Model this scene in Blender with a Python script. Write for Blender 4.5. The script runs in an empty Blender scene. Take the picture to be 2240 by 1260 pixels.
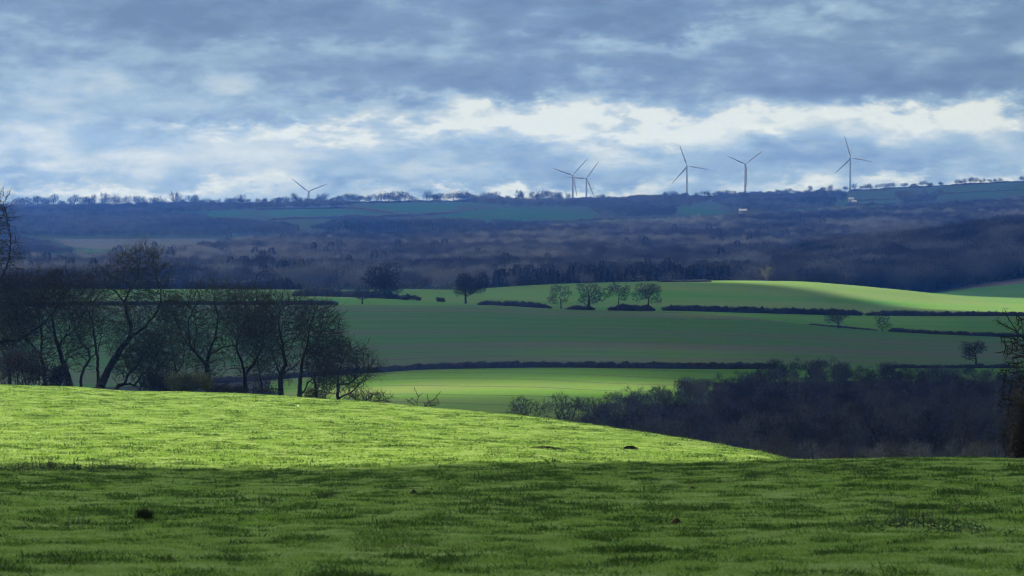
import bpy, math, random
import numpy as np

SC = bpy.context.scene
COL = SC.collection
F = 6352.0        # focal length in photo pixels (photo is 2240 wide)
YH = 440.0        # photo row of the true horizon
R = math.radians

# ------------------------------------------------------------------ camera
cam_d = bpy.data.cameras.new("camera")
cam = bpy.data.objects.new("camera", cam_d)
COL.objects.link(cam)
cam.location = (0, 0, 0)
cam.rotation_euler = (R(90), 0, 0)
cam_d.sensor_width = 36.0
cam_d.lens = 36.0 * F / 2240.0
cam_d.shift_y = -(630.0 - YH) / 2240.0
cam_d.clip_start = 0.2
cam_d.clip_end = 30000
cam_d.dof.use_dof = True
cam_d.dof.focus_distance = 330
cam_d.dof.aperture_fstop = 5.0
SC.camera = cam

# ------------------------------------------------------------------ light
EXPO = 1.85
SUN_AZ, SUN_EL = R(-70), R(29)
S = np.array([math.sin(SUN_AZ) * math.cos(SUN_EL), math.cos(SUN_AZ) * math.cos(SUN_EL), math.sin(SUN_EL)])
sun_d = bpy.data.lights.new("sun", 'SUN')
sun_d.energy = 5.0
sun_d.angle = R(0.5)
sun_d.color = (1.0, 0.93, 0.80)
sun = bpy.data.objects.new("sun", sun_d)
COL.objects.link(sun)
sun.rotation_euler = (R(90) - SUN_EL, 0, -SUN_AZ + math.pi)
# aim check: the lamp shines along its local -Z, which must equal -S
from mathutils import Vector
sun.rotation_euler = Vector(S).to_track_quat('Z', 'Y').to_euler()

SC.view_settings.view_transform = 'Standard'
SC.view_settings.look = 'None'
SC.view_settings.exposure = EXPO
SC.view_settings.gamma = 1.0
SC.view_settings.use_curve_mapping = False
SC.cycles.max_bounces = 8
SC.cycles.diffuse_bounces = 4
SC.cycles.transmission_bounces = 4
SC.cycles.transparent_max_bounces = 16
SC.cycles.volume_bounces = 2
SC.cycles.filter_width = 1.1
SC.cycles.use_denoising = True
try:
    SC.cycles.denoiser = 'OPENIMAGEDENOISE'
except Exception:
    pass
SC.cycles.sample_clamp_indirect = 6.0


def lin(r, g, b):
    f = lambda c: (c / 255 / 12.92) if c / 255 <= 0.04045 else ((c / 255 + 0.055) / 1.055) ** 2.4
    return (f(r), f(g), f(b), 1.0)


class NT:
    """tiny node-tree helper"""
    def __init__(self, tree):
        self.t = tree

    def n(self, typ, **kw):
        nd = self.t.nodes.new(typ)
        for k, v in kw.items():
            setattr(nd, k, v)
        return nd

    def link(self, a, b):
        self.t.links.new(a, b)

    def val(self, sock, v):
        if hasattr(v, 'is_linked') or isinstance(v, bpy.types.NodeSocket):
            self.link(v, sock)
        else:
            sock.default_value = v

    def m(self, op, a, b=None, c=None, clamp=False):
        nd = self.n('ShaderNodeMath', operation=op)
        nd.use_clamp = clamp
        self.val(nd.inputs[0], a)
        if b is not None:
            self.val(nd.inputs[1], b)
        if c is not None:
            self.val(nd.inputs[2], c)
        return nd.outputs[0]

    def noise(self, vec, scale, detail=4, rough=0.55, dist=0.0):
        nd = self.n('ShaderNodeTexNoise')
        nd.inputs['Scale'].default_value = scale
        nd.inputs['Detail'].default_value = detail
        nd.inputs['Roughness'].default_value = rough
        nd.inputs['Distortion'].default_value = dist
        if vec is not None:
            self.link(vec, nd.inputs['Vector'])
        return nd.outputs['Fac']

    def ramp(self, fac, stops, interp='LINEAR'):
        nd = self.n('ShaderNodeValToRGB')
        cr = nd.color_ramp
        cr.interpolation = interp
        while len(cr.elements) < len(stops):
            cr.elements.new(0.5)
        for e, (p, c) in zip(cr.elements, stops):
            e.position = p
            e.color = c if len(c) == 4 else (*c, 1)
        self.link(fac, nd.inputs['Fac'])
        return nd.outputs['Color']

    def mix(self, fac, a, b, blend='MIX'):
        nd = self.n('ShaderNodeMix', data_type='RGBA', blend_type=blend)
        self.val(nd.inputs[0], fac)
        for i, v in ((6, a), (7, b)):
            if isinstance(v, bpy.types.NodeSocket):
                self.link(v, nd.inputs[i])
            else:
                nd.inputs[i].default_value = v if len(v) == 4 else (*v, 1)
        return nd.outputs[2]

    def mapping(self, vec, scale, rot=(0, 0, 0), loc=(0, 0, 0)):
        nd = self.n('ShaderNodeMapping')
        nd.inputs['Scale'].default_value = scale
        nd.inputs['Rotation'].default_value = rot
        nd.inputs['Location'].default_value = loc
        self.link(vec, nd.inputs['Vector'])
        return nd.outputs[0]


# ------------------------------------------------------------------ sky
world = bpy.data.worlds.new("World")
SC.world = world
world.use_nodes = True
wt = world.node_tree
wt.nodes.clear()
w = NT(wt)
out = w.n('ShaderNodeOutputWorld')
bg = w.n('ShaderNodeBackground')
SKY_STRENGTH = 0.1
bg.inputs['Strength'].default_value = SKY_STRENGTH
sky = w.n('ShaderNodeTexSky', sky_type='NISHITA')
sky.sun_disc = False
sky.sun_elevation = SUN_EL
sky.sun_rotation = SUN_AZ
tc = w.n('ShaderNodeTexCoord')
sep = w.n('ShaderNodeSeparateXYZ')
w.link(tc.outputs['Generated'], sep.inputs[0])
X, Y, Z = sep.outputs
az = w.m('ARCTAN2', X, Y)
a_px = w.m('MULTIPLY_ADD', az, F, 1120.0)
el = w.m('ARCSINE', Z)
e_px = w.m('MULTIPLY_ADD', el, -F, YH)
# billow the coordinates so that cloud edges are ragged
mv1 = w.mapping(tc.outputs['Generated'], (1, 1, 2.6))
nz1 = w.noise(mv1, 26, 8, 0.62)
mv2 = w.mapping(tc.outputs['Generated'], (1, 1, 2.2), loc=(3.1, 1.7, 0.4))
nz2 = w.noise(mv2, 34, 8, 0.62)
mv3 = w.mapping(tc.outputs['Generated'], (1, 1, 3.6), loc=(7.3, 2.2, 5.4))
nz3 = w.noise(mv3, 15, 9, 0.60)
mv4 = w.mapping(tc.outputs['Generated'], (1, 1, 2.0), loc=(1.3, 8.2, 2.4))
nz4 = w.noise(mv4, 90, 7, 0.65)
aw = w.m('ADD', a_px, w.m('MULTIPLY', w.m('SUBTRACT', nz1, 0.5), 420.0))
ew = w.m('ADD', e_px, w.m('MULTIPLY', w.m('SUBTRACT', nz2, 0.5), 150.0))
ew = w.m('ADD', ew, w.m('MULTIPLY', w.m('SUBTRACT', nz4, 0.5), 60.0))
blobs = [
    (560, 290, 130, 26, .55), (720, 284, 150, 24, .50), (860, 276, 150, 26, .50), (1000, 282, 110, 36, .60),
    (1130, 246, 130, 30, .55), (1225, 262, 120, 44, .60), (1400, 292, 110, 46, .75), (1480, 262, 170, 26, .55),
    (1570, 284, 110, 28, .60), (1660, 258, 130, 20, .50), (1900, 248, 90, 16, .45), (2030, 268, 160, 34, .75),
    (2160, 260, 160, 28, .55),
    (100, 408, 280, 13, .36), (400, 412, 220, 12, .30), (940, 420, 130, 11, .40), (1090, 424, 190, 14, .60),
    (1330, 420, 130, 12, .55), (1740, 408, 190, 16, .65), (2010, 398, 110, 9, .40), (2200, 393, 100, 11, .45),
    (370, 272, 110, 12, .38), (100, 300, 140, 26, .20), (220, 345, 160, 22, .20), (520, 345, 230, 45, .16),
    (80, 200, 260, 80, .10), (300, 230, 250, 60, .10), (700, 225, 260, 30, .12),
    (1520, 88, 80, 26, .30), (1700, 46, 140, 26, .24), (1380, 100, 160, 20, .14), (60, 105, 160, 40, .15),
    (880, 100, 260, 40, .10), (500, 95, 200, 30, .08), (2000, 70, 260, 60, .10),
    (430, 55, 300, 36, -.16), (1290, 55, 230, 40, -.20), (1330, 150, 300, 22, -.14), (2020, 205, 330, 26, -.18),
    (780, 150, 330, 36, -.08), (1000, 195, 220, 20, -.12), (1750, 330, 150, 30, -.10), (80, 370, 200, 16, -.14),
    (800, 395, 300, 14, -.10), (1400, 390, 220, 18, -.08), (1700, 180, 250, 26, -.10),
]
acc = w.m('MULTIPLY_ADD', w.m('SUBTRACT', nz3, 0.5), 0.7, 0.0)
mv5 = w.mapping(tc.outputs['Generated'], (1, 1, 2.8), loc=(4.4, 0.3, 9.1))
nz5 = w.noise(mv5, 48, 10, 0.60, 0.0)
fine = w.m('MULTIPLY_ADD', w.m('SUBTRACT', nz4, 0.5), 0.25, w.m('MULTIPLY', w.m('SUBTRACT', nz5, 0.5), 0.55))
acc = w.m('ADD', acc, fine)
def soft(v, a, b, lo, hi):
    nd = w.n('ShaderNodeMapRange', interpolation_type='SMOOTHSTEP')
    w.link(v, nd.inputs['Value'])
    for k, q in zip(('From Min', 'From Max', 'To Min', 'To Max'), (a, b, lo, hi)):
        nd.inputs[k].default_value = q
    return nd.outputs[0]


# heaped layers with definite edges
mv6 = w.mapping(tc.outputs['Generated'], (1, 1, 4.4), loc=(2.7, 5.5, 1.2))
nz6 = w.noise(mv6, 20, 10, 0.56, 0.0)
mv7 = w.mapping(tc.outputs['Generated'], (1, 1, 2.4), loc=(8.8, 1.1, 3.3))
nz7 = w.noise(mv7, 52, 9, 0.58, 0.0)
acc = w.m('ADD', acc, soft(nz6, 0.40, 0.60, -0.10, 0.07))
acc = w.m('ADD', acc, soft(nz7, 0.44, 0.62, -0.05, 0.05))
# a slow brightening towards the horizon, flat beyond the frame
grad = w.n('ShaderNodeMapRange', interpolation_type='SMOOTHSTEP')
w.link(ew, grad.inputs['Value'])
grad.inputs['From Min'].default_value = -60
grad.inputs['From Max'].default_value = 420
grad.inputs['To Min'].default_value = 0.16
grad.inputs['To Max'].default_value = 0.52
acc = w.m('ADD', acc, grad.outputs[0])
broken = w.m('MULTIPLY_ADD', w.m('ADD', soft(nz5, 0.40, 0.60, 0.0, 0.6), soft(nz7, 0.42, 0.62, 0.0, 0.5)), 0.75, 0.36)
for (a0, e0, ra, re, wt_) in blobs:
    da = w.m('MULTIPLY', w.m('SUBTRACT', aw, float(a0)), 1.0 / ra)
    de = w.m('MULTIPLY', w.m('SUBTRACT', ew, float(e0)), 1.0 / (re * (0.95 if wt_ > .4 else 1.0)))
    q = w.m('MULTIPLY_ADD', da, da, w.m('MULTIPLY', de, de))
    g = w.m('POWER', 2.718, w.m('MULTIPLY', q, -0.9))
    acc = w.m('MULTIPLY_ADD', w.m('MULTIPLY', g, broken), wt_, acc) if wt_ > .3 else w.m('MULTIPLY_ADD', g, wt_ * 1.15, acc)
SKY_GAIN = 0.84 / (2 ** EXPO) / SKY_STRENGTH
cl = w.ramp(acc, [(0.0, lin(96, 128, 174)), (0.25, lin(120, 153, 196)), (0.5, lin(160, 192, 223)),
                  (0.75, lin(203, 221, 236)), (1.0, lin(234, 246, 250))])
vm = w.n('ShaderNodeVectorMath', operation='SCALE')
w.link(cl, vm.inputs[0])
vm.inputs['Scale'].default_value = SKY_GAIN
# thin places in the cloud let a little of the clear sky through
thin = w.n('ShaderNodeMapRange')
w.link(nz3, thin.inputs['Value'])
thin.inputs['From Min'].default_value = 0.62
thin.inputs['From Max'].default_value = 0.8
thin.inputs['To Min'].default_value = 0.04
thin.inputs['To Max'].default_value = 0.25
skyc = w.mix(thin.outputs[0], vm.outputs[0], sky.outputs[0])
w.link(skyc, bg.inputs['Color'])
w.link(bg.outputs[0], out.inputs['Surface'])

# ------------------------------------------------------------------ numeric helpers
def hash2(ix, iy, seed):
    h = (ix.astype(np.int64) * 374761393 + iy.astype(np.int64) * 668265263 + seed * 974634777) & 0x7fffffff
    h = ((h ^ (h >> 13)) * 1274126177) & 0x7fffffff
    h = (h ^ (h >> 16)) & 0xffffff
    return h / float(0xffffff)


def vnoise(x, y, seed=0):
    x = np.asarray(x, float); y = np.asarray(y, float)
    ix = np.floor(x).astype(np.int64); iy = np.floor(y).astype(np.int64)
    fx = x - ix; fy = y - iy
    fx = fx * fx * (3 - 2 * fx); fy = fy * fy * (3 - 2 * fy)
    a = hash2(ix, iy, seed); b = hash2(ix + 1, iy, seed); c = hash2(ix, iy + 1, seed); d = hash2(ix + 1, iy + 1, seed)
    return (a * (1 - fx) + b * fx) * (1 - fy) + (c * (1 - fx) + d * fx) * fy


def fbm(x, y, seed=0, oct=4, gain=0.5):
    s = 0; a = 1; n = 0
    x = np.asarray(x, float); y = np.asarray(y, float)
    for o in range(oct):
        s = s + a * vnoise(x * 2 ** o + 17.3 * o, y * 2 ** o - 9.1 * o, seed + o)
        n += a; a *= gain
    return s / n


def sstep(x, a, b):
    t = np.clip((np.asarray(x, float) - a) / (b - a), 0, 1)
    return t * t * (3 - 2 * t)


def slopes(h, dl):
    """Fritsch-Carlson slopes; h, dl have shape (..., n-1)"""
    m = np.zeros(dl.shape[:-1] + (dl.shape[-1] + 1,))
    m[..., 0] = dl[..., 0]; m[..., -1] = dl[..., -1]
    a, b = dl[..., :-1], dl[..., 1:]
    w1 = 2 * h[..., 1:] + h[..., :-1]; w2 = h[..., 1:] + 2 * h[..., :-1]
    with np.errstate(divide='ignore', invalid='ignore'):
        mm = (w1 + w2) / (w1 / a + w2 / b)
    m[..., 1:-1] = np.where(a * b > 0, mm, 0)
    return m


def pchip(x, xp, fp):
    xp = np.asarray(xp, float); fp = np.asarray(fp, float)
    if len(xp) < 3:
        return np.interp(x, xp, fp)
    x = np.clip(np.asarray(x, float), xp[0], xp[-1])
    h = np.diff(xp); dl = np.diff(fp) / h
    m = slopes(h, dl)
    i = np.clip(np.searchsorted(xp, x, side='right') - 1, 0, len(xp) - 2)
    t = (x - xp[i]) / h[i]
    return ((1 + 2 * t) * (1 - t) ** 2 * fp[i] + t * (1 - t) ** 2 * h[i] * m[i]
            + t * t * (3 - 2 * t) * fp[i + 1] + t * t * (t - 1) * h[i] * m[i + 1])


# ------------------------------------------------------------------ the lie of the land
# each entry: distance from the viewer along the way, and the row or height at which the ground lies there
def zrow(y, d):
    return -d * (y - YH) / F


CTRL = [  # (d list over u, y list over u) or z
    dict(d=[(0, 1.0)], z=[(0, -1.7)]),
    dict(d=[(0, 14)], z=[(0, -2.55)]),
    dict(d=[(0, 30)], y=[(0, 1262), (1200, 1264), (2240, 1258)]),
    dict(d=[(0, 60)], y=[(0, 1112), (1200, 1110), (2240, 1102)]),
    dict(d=[(0, 95)], y=[(-600, 1012), (0, 1021), (600, 1032), (1000, 1022), (1500, 1018), (1800, 1013), (2100, 1005), (2240, 1007), (2800, 1020)]),
    dict(d=[(-600, 150), (0, 150), (1000, 145), (1350, 135), (1600, 125), (1770, 115), (2240, 112)],
         y=[(-600, 920), (0, 930), (600, 940), (1000, 962), (1350, 990), (1600, 1006), (1770, 1022), (2000, 1050), (2240, 1065)]),
    dict(d=[(-600, 240), (0, 235), (600, 225), (1000, 200), (1350, 180), (1600, 160), (1770, 140), (2240, 132)],
         y=[(-600, 838), (0, 844), (150, 848), (300, 858), (450, 861), (600, 868), (750, 878), (900, 890), (1100, 908),
            (1350, 940), (1550, 972), (1700, 1003), (1770, 1024), (1900, 1075), (2240, 1120)]),
    dict(d=[(-600, 285), (0, 280), (600, 268), (1000, 245), (1350, 230), (1600, 215), (1770, 200), (2240, 190)],
         y=[(-600, 848), (0, 852), (300, 868), (600, 879), (750, 892), (900, 910), (1100, 950), (1350, 1010), (1600, 1070), (1770, 1120), (2240, 1180)]),
    dict(d=[(0, 480)], z=[(-600, -48), (2240, -48)]),
    dict(d=[(0, 720)], z=[(-600, -58), (0, -57), (800, -55.3), (2240, -55)]),
    dict(d=[(0, 900)], y=[(-600, 856), (0, 850), (470, 838), (814, 815), (950, 807), (1200, 803), (1650, 806), (2240, 806)]),
    dict(d=[(0, 1060)], y=[(-600, 752), (0, 748), (800, 740), (1200, 735), (1700, 745), (2000, 760), (2240, 766)]),
    dict(d=[(0, 1250), (1450, 1250), (1800, 1180), (2000, 1150), (2240, 1140)],
         y=[(-600, 674), (0, 671), (500, 667), (720, 667), (900, 668), (1040, 668), (1250, 678), (1450, 681), (1600, 690), (1800, 714), (1950, 726), (2100, 734), (2240, 739), (2800, 750)]),
    dict(d=[(0, 1335)], y=[(-600, 652), (0, 650), (700, 652), (850, 655), (1000, 661), (1250, 675), (1450, 678), (1700, 685), (1900, 689), (2240, 691), (2800, 694)]),
    dict(d=[(0, 1560)], y=[(-600, 634), (0, 632), (600, 633), (760, 634), (900, 633), (1000, 634), (1100, 628), (1250, 620), (1400, 616), (1600, 614), (1750, 616), (1850, 623), (1950, 633), (2050, 644), (2150, 652), (2240, 657), (2800, 670)]),
    dict(d=[(0, 1690)], y=[(-600, 634), (0, 632), (1000, 638), (1400, 634), (1850, 640), (2000, 644), (2100, 646), (2240, 646), (2800, 640)]),
    dict(d=[(0, 1850)], y=[(-600, 624), (0, 622), (1000, 628), (1600, 628), (1850, 634), (2010, 638), (2130, 623), (2240, 608), (2800, 575)]),
    dict(d=[(0, 2300)], y=[(-600, 594), (0, 594), (1500, 596), (1700, 592), (1850, 572), (2000, 553), (2240, 522), (2800, 500)]),
    dict(d=[(0, 3000)], y=[(-600, 552), (0, 552), (1200, 548), (1800, 538), (2000, 530), (2240, 512), (2800, 495)]),
    dict(d=[(0, 3800)], y=[(-600, 518), (0, 515), (1200, 505), (1800, 492), (2240, 480), (2800, 470)]),
    dict(d=[(0, 4600)], y=[(-600, 480), (0, 478), (900, 470), (1300, 464), (1800, 455), (2240, 436), (2800, 420)]),
    dict(d=[(0, 5500)], y=[(-600, 456), (0, 455), (300, 452), (600, 447), (900, 443), (1270, 440), (1500, 432), (1700, 427), (1850, 419), (2000, 411), (2240, 399), (2800, 392)]),
    dict(d=[(0, 6500)], z=[(-600, -60), (700, -60), (1250, -25), (1500, -8), (1630, -2), (1860, 16), (2240, 30), (2800, 30)]),
    dict(d=[(0, 6590)], z=[(-600, -62), (700, -62), (1250, -27), (1500, -10), (1860, 14), (2240, 28), (2800, 28)]),
]
NK = len(CTRL)


def curve(pts, u):
    if len(pts) == 1:
        return np.full(np.shape(u), float(pts[0][1]))
    return pchip(u, [p[0] for p in pts], [p[1] for p in pts])


def controls(u):
    u = np.asarray(u, float)
    D = np.zeros(u.shape + (NK,)); Zc = np.zeros(u.shape + (NK,))
    for k, c in enumerate(CTRL):
        d = curve(c['d'], u)
        D[..., k] = d
        Zc[..., k] = curve(c['z'], u) if 'z' in c else zrow(curve(c['y'], u), d)
    return D, Zc


def ground(u, d):
    """height of the bare land at bearing column u and distance d (arrays)"""
    u = np.atleast_1d(np.asarray(u, float)); d = np.atleast_1d(np.asarray(d, float))
    u, d = np.broadcast_arrays(u, d)
    D, Zc = controls(np.clip(u, -600, 2800))
    h = np.diff(D, axis=-1); dl = np.diff(Zc, axis=-1) / h
    m = slopes(h, dl)
    i = np.clip((d[..., None] >= D).sum(-1) - 1, 0, NK - 2)
    tk = lambda A, j: np.take_along_axis(A, j[..., None], -1)[..., 0]
    d0 = tk(D, i); hh = tk(h, i); t = np.clip((d - d0) / hh, 0, 1)
    return ((1 + 2 * t) * (1 - t) ** 2 * tk(Zc, i) + t * (1 - t) ** 2 * hh * tk(m, i)
            + t * t * (3 - 2 * t) * tk(Zc, i + 1) + t * t * (t - 1) * hh * tk(m, i + 1))


def kd(k, u):
    return curve(CTRL[k]['d'], np.clip(np.asarray(u, float), -600, 2800))


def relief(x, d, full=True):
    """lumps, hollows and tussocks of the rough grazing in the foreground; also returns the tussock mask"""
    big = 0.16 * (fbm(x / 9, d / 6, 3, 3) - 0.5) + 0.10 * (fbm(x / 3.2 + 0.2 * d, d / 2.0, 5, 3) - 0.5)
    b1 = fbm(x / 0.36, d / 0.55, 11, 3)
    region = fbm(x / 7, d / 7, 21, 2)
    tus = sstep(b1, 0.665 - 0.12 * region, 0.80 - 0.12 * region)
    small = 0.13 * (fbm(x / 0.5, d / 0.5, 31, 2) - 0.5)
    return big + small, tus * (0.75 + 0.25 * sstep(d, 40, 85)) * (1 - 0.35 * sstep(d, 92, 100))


def near_amp(u, d):
    c = kd(6, u)
    return sstep(d, 4, 16) * (1 - sstep(d, c + 12, c + 40))


def gz(u, d):
    """final ground height, with the foreground relief"""
    u = np.atleast_1d(np.asarray(u, float)); d = np.atleast_1d(np.asarray(d, float))
    x = d * (u - 1120) / F
    z = ground(u, d)
    a = near_amp(u, d)
    if np.any(a > 0):
        z = z + a * relief(x, d)[0]
    return z


def at(u, d):
    z = float(gz(u, d)[0])
    return Vector((d * (u - 1120) / F, d, z))


def d_of_row(u, y, lo, hi):
    """distance at which the land at bearing u is seen in row y, between two distances"""
    ds = np.linspace(lo, hi, 160)
    rows = YH - ground(np.full(160, u), ds) * F / ds
    return float(ds[np.argmin(np.abs(rows - y))])


# ------------------------------------------------------------------ object helpers
def tag(o, label=None, cat=None, group=None, kind=None):
    if label: o['label'] = label
    if cat: o['category'] = cat
    if group: o['group'] = group
    if kind: o['kind'] = kind
    return o


def mesh_from(name, V, faces, mat=None, smooth=False, attrs=None):
    """faces: (n,3) or (n,4) array or list of such arrays"""
    me = bpy.data.meshes.new(name)
    V = np.asarray(V, np.float32)
    if not isinstance(faces, list):
        faces = [faces]
    faces = [np.asarray(f, np.int32) for f in faces if len(f)]
    loops = np.concatenate([f.ravel() for f in faces]) if faces else np.zeros(0, np.int32)
    cnt = np.concatenate([np.full(len(f), f.shape[1], np.int32) for f in faces]) if faces else np.zeros(0, np.int32)
    st = np.concatenate([[0], np.cumsum(cnt)[:-1]]).astype(np.int32) if len(cnt) else np.zeros(0, np.int32)
    me.vertices.add(len(V)); me.vertices.foreach_set('co', V.ravel())
    me.loops.add(len(loops)); me.loops.foreach_set('vertex_index', loops)
    me.polygons.add(len(cnt)); me.polygons.foreach_set('loop_start', st)
    try:
        me.polygons.foreach_set('loop_total', cnt)
    except Exception:
        pass
    if smooth and len(cnt):
        me.polygons.foreach_set('use_smooth', np.ones(len(cnt), bool))
    for an, arr in (attrs or {}).items():
        at_ = me.attributes.new(an, 'FLOAT', 'POINT')
        at_.data.foreach_set('value', np.asarray(arr, np.float32))
    me.update(calc_edges=True)
    if mat:
        me.materials.append(mat)
    return me


def obj(name, me, parent=None, loc=None):
    o = bpy.data.objects.new(name, me)
    COL.objects.link(o)
    if parent: o.parent = parent
    if loc is not None: o.location = loc
    return o


def empty(name, loc, rz=0.0, scale=1.0):
    o = bpy.data.objects.new(name, None)
    COL.objects.link(o)
    o.location = loc
    o.rotation_euler = (0, 0, rz)
    o.scale = (scale,) * 3 if not isinstance(scale, tuple) else scale
    o.empty_display_size = 0.3
    return o


def copy_tree(o, parent=None):
    c = o.copy()
    COL.objects.link(c)
    c.parent = parent
    for ch in list(o.children):
        copy_tree(ch, c)
    return c


# ------------------------------------------------------------------ materials
def new_mat(name):
    m = bpy.data.materials.new(name)
    m.use_nodes = True
    m.node_tree.nodes.clear()
    t = NT(m.node_tree)
    o = t.n('ShaderNodeOutputMaterial')
    return m, t, o


def leafy(t, col, trans=0.35, rough=0.7, spec=0.2, tcol=None):
    p = t.n('ShaderNodeBsdfPrincipled')
    t.val(p.inputs['Base Color'], col)
    p.inputs['Roughness'].default_value = rough
    p.inputs['Specular IOR Level'].default_value = spec
    if trans <= 0:
        return p.outputs[0]
    tr = t.n('ShaderNodeBsdfTranslucent')
    t.val(tr.inputs['Color'], tcol if tcol is not None else col)
    mx = t.n('ShaderNodeMixShader')
    mx.inputs[0].default_value = trans
    t.link(p.outputs[0], mx.inputs[1]); t.link(tr.outputs[0], mx.inputs[2])
    return mx.outputs[0]


def ground_mat(name, c1, c2, scale, stretch=(1, 1, 1), c3=None, s3=0.01, bump=0.0, rot=0.0, rough=0.9, lines=None):
    m, t, o = new_mat(name)
    g = t.n('ShaderNodeNewGeometry')
    v = t.mapping(g.outputs['Position'], stretch, rot=(0, 0, rot))
    f = t.noise(v, scale, 6, 0.6)
    c = t.ramp(f, [(0.32, c1), (0.68, c2)])
    if c3 is not None:
        f3 = t.noise(v, s3, 4, 0.6)
        k = t.n('ShaderNodeMapRange'); t.link(f3, k.inputs['Value'])
        k.inputs['From Min'].default_value = 0.44; k.inputs['From Max'].default_value = 0.62
        c = t.mix(k.outputs[0], c, c3)
    if lines:
        # tramlines: two thin wheel tracks every so many metres
        sp = t.n('ShaderNodeSeparateXYZ')
        v2 = t.mapping(g.outputs['Position'], (1, 1, 1), rot=(0, 0, lines[1]))
        dn = t.noise(t.mapping(g.outputs['Position'], (1, 1, 1)), 0.012, 2, 0.5)
        t.link(v2, sp.inputs[0])
        yy = t.m('ADD', sp.outputs[1], t.m('MULTIPLY', dn, 22.0))
        fr = t.m('FRACT', t.m('MULTIPLY', yy, 1.0 / lines[0]))
        dst = t.m('ABSOLUTE', t.m('SUBTRACT', fr, 0.5))
        ln = t.m('LESS_THAN', dst, lines[2])
        c = t.mix(t.m('MULTIPLY', ln, lines[4]), c, lines[3])
    p = t.n('ShaderNodeBsdfPrincipled')
    t.link(c, p.inputs['Base Color'])
    p.inputs['Roughness'].default_value = rough
    p.inputs['Specular IOR Level'].default_value = 0.3 if rough < 0.8 else 0.0
    if bump:
        b = t.n('ShaderNodeBump')
        b.inputs['Strength'].default_value = bump
        b.inputs['Distance'].default_value = 0.3
        t.link(t.noise(g.outputs['Position'], 1.2, 4, 0.6), b.inputs['Height'])
        t.link(b.outputs[0], p.inputs['Normal'])
    t.link(p.outputs[0], o.inputs['Surface'])
    return m


def bark_mat(name, c1, c2, scale=1.5, var=0.5):
    m, t, o = new_mat(name)
    g = t.n('ShaderNodeTexCoord')
    f = t.noise(t.mapping(g.outputs['Object'], (1, 1, 0.35)), scale, 6, 0.65)
    oi = t.n('ShaderNodeObjectInfo')
    c = t.ramp(f, [(0.3, c1), (0.7, c2)])
    hsv = t.n('ShaderNodeHueSaturation')
    t.link(c, hsv.inputs['Color'])
    t.val(hsv.inputs['Value'], t.m('MULTIPLY_ADD', oi.outputs['Random'], var, 1.0 - var / 2))
    t.val(hsv.inputs['Hue'], t.m('MULTIPLY_ADD', oi.outputs['Random'], 0.03, 0.485))
    p = t.n('ShaderNodeBsdfPrincipled')
    t.link(hsv.outputs[0], p.inputs['Base Color'])
    p.inputs['Roughness'].default_value = 0.9
    p.inputs['Specular IOR Level'].default_value = 0.2
    t.link(p.outputs[0], o.inputs['Surface'])
    return m


def stuff_mat(name, c1, c2, c3, trans=0.25):
    """for instanced greenery: tone rides on each instance"""
    m, t, o = new_mat(name)
    at_ = t.n('ShaderNodeAttribute'); at_.attribute_type = 'INSTANCER'; at_.attribute_name = 'tone'
    c = t.ramp(at_.outputs['Fac'], [(0.0, c1), (0.5, c2), (1.0, c3)])
    t.link(leafy(t, c, trans), o.inputs['Surface'])
    return m


M = {}
M['pasture'] = ground_mat('pasture_turf', (.055, .115, .009), (.105, .180, .014), 5.0, c3=(.095, .115, .038), s3=1.3, bump=0.5)
M['crop'] = ground_mat('winter_crop', (.062, .132, .020), (.088, .158, .026), 0.05, (0.25, 1, 1), c3=(.100, .122, .036), s3=0.02,
                       lines=(24, 0.30, 0.05, (.060, .074, .034), .75))
M['big'] = ground_mat('thin_crop_and_soil', (.046, .124, .026), (.078, .118, .036), 0.055, (0.14, 1.3, 1), c3=(.092, .098, .056), s3=0.016, rot=0.04,
                      lines=(27, 0.05, 0.05, (.064, .072, .044), .6))
M['hill'] = ground_mat('hill_pasture', (.052, .138, .028), (.084, .158, .036), 0.02, (0.3, 1, 1), c3=(.098, .142, .048), s3=0.01)
M['stubble'] = ground_mat('stubble', (.11, .095, .075), (.09, .08, .065), 0.1)
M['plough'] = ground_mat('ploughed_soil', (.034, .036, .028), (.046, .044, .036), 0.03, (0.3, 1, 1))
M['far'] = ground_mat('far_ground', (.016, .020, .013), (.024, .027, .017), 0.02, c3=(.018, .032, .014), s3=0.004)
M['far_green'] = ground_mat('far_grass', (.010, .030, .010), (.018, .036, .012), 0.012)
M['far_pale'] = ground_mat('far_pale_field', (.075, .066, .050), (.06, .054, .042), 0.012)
M['lip'] = ground_mat('rough_turf', (.050, .090, .014), (.085, .125, .022), 6.0, bump=0.5)
M['woodfloor'] = ground_mat('leaf_litter', (.018, .015, .012), (.032, .026, .020), 0.5)
M['bark'] = bark_mat('dark_bark', (.010, .009, .008), (.030, .026, .021))
M['wood_bark'] = bark_mat('grey_wood_stems', (.045, .040, .035), (.10, .09, .078))
M['twig'] = bark_mat('bare_twigs', (.012, .011, .008), (.030, .028, .019))
M['sky_twig'] = bark_mat('skyline_twigs', (.012, .012, .011), (.022, .021, .018))
M['grey_twig'] = bark_mat('grey_bare_twigs', (.008, .008, .007), (.060, .054, .044), .3, 1.5)
M['whip_twig'] = bark_mat('whip_twigs', (.024, .024, .020), (.090, .085, .068), .3, 1.2)
M['ash_twig'] = bark_mat('ash_twigs', (.060, .062, .054), (.085, .084, .072))
M['hedge'] = bark_mat('hedge_twigs', (.008, .009, .007), (.034, .031, .024), .9)
M['green_bush'] = bark_mat('ivy_bush', (.045, .055, .018), (.10, .105, .035))
M['brown_bush'] = bark_mat('bramble', (.026, .019, .014), (.046, .032, .022))
M['conifer'] = bark_mat('conifer_needles', (.012, .022, .014), (.030, .042, .026))
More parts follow.
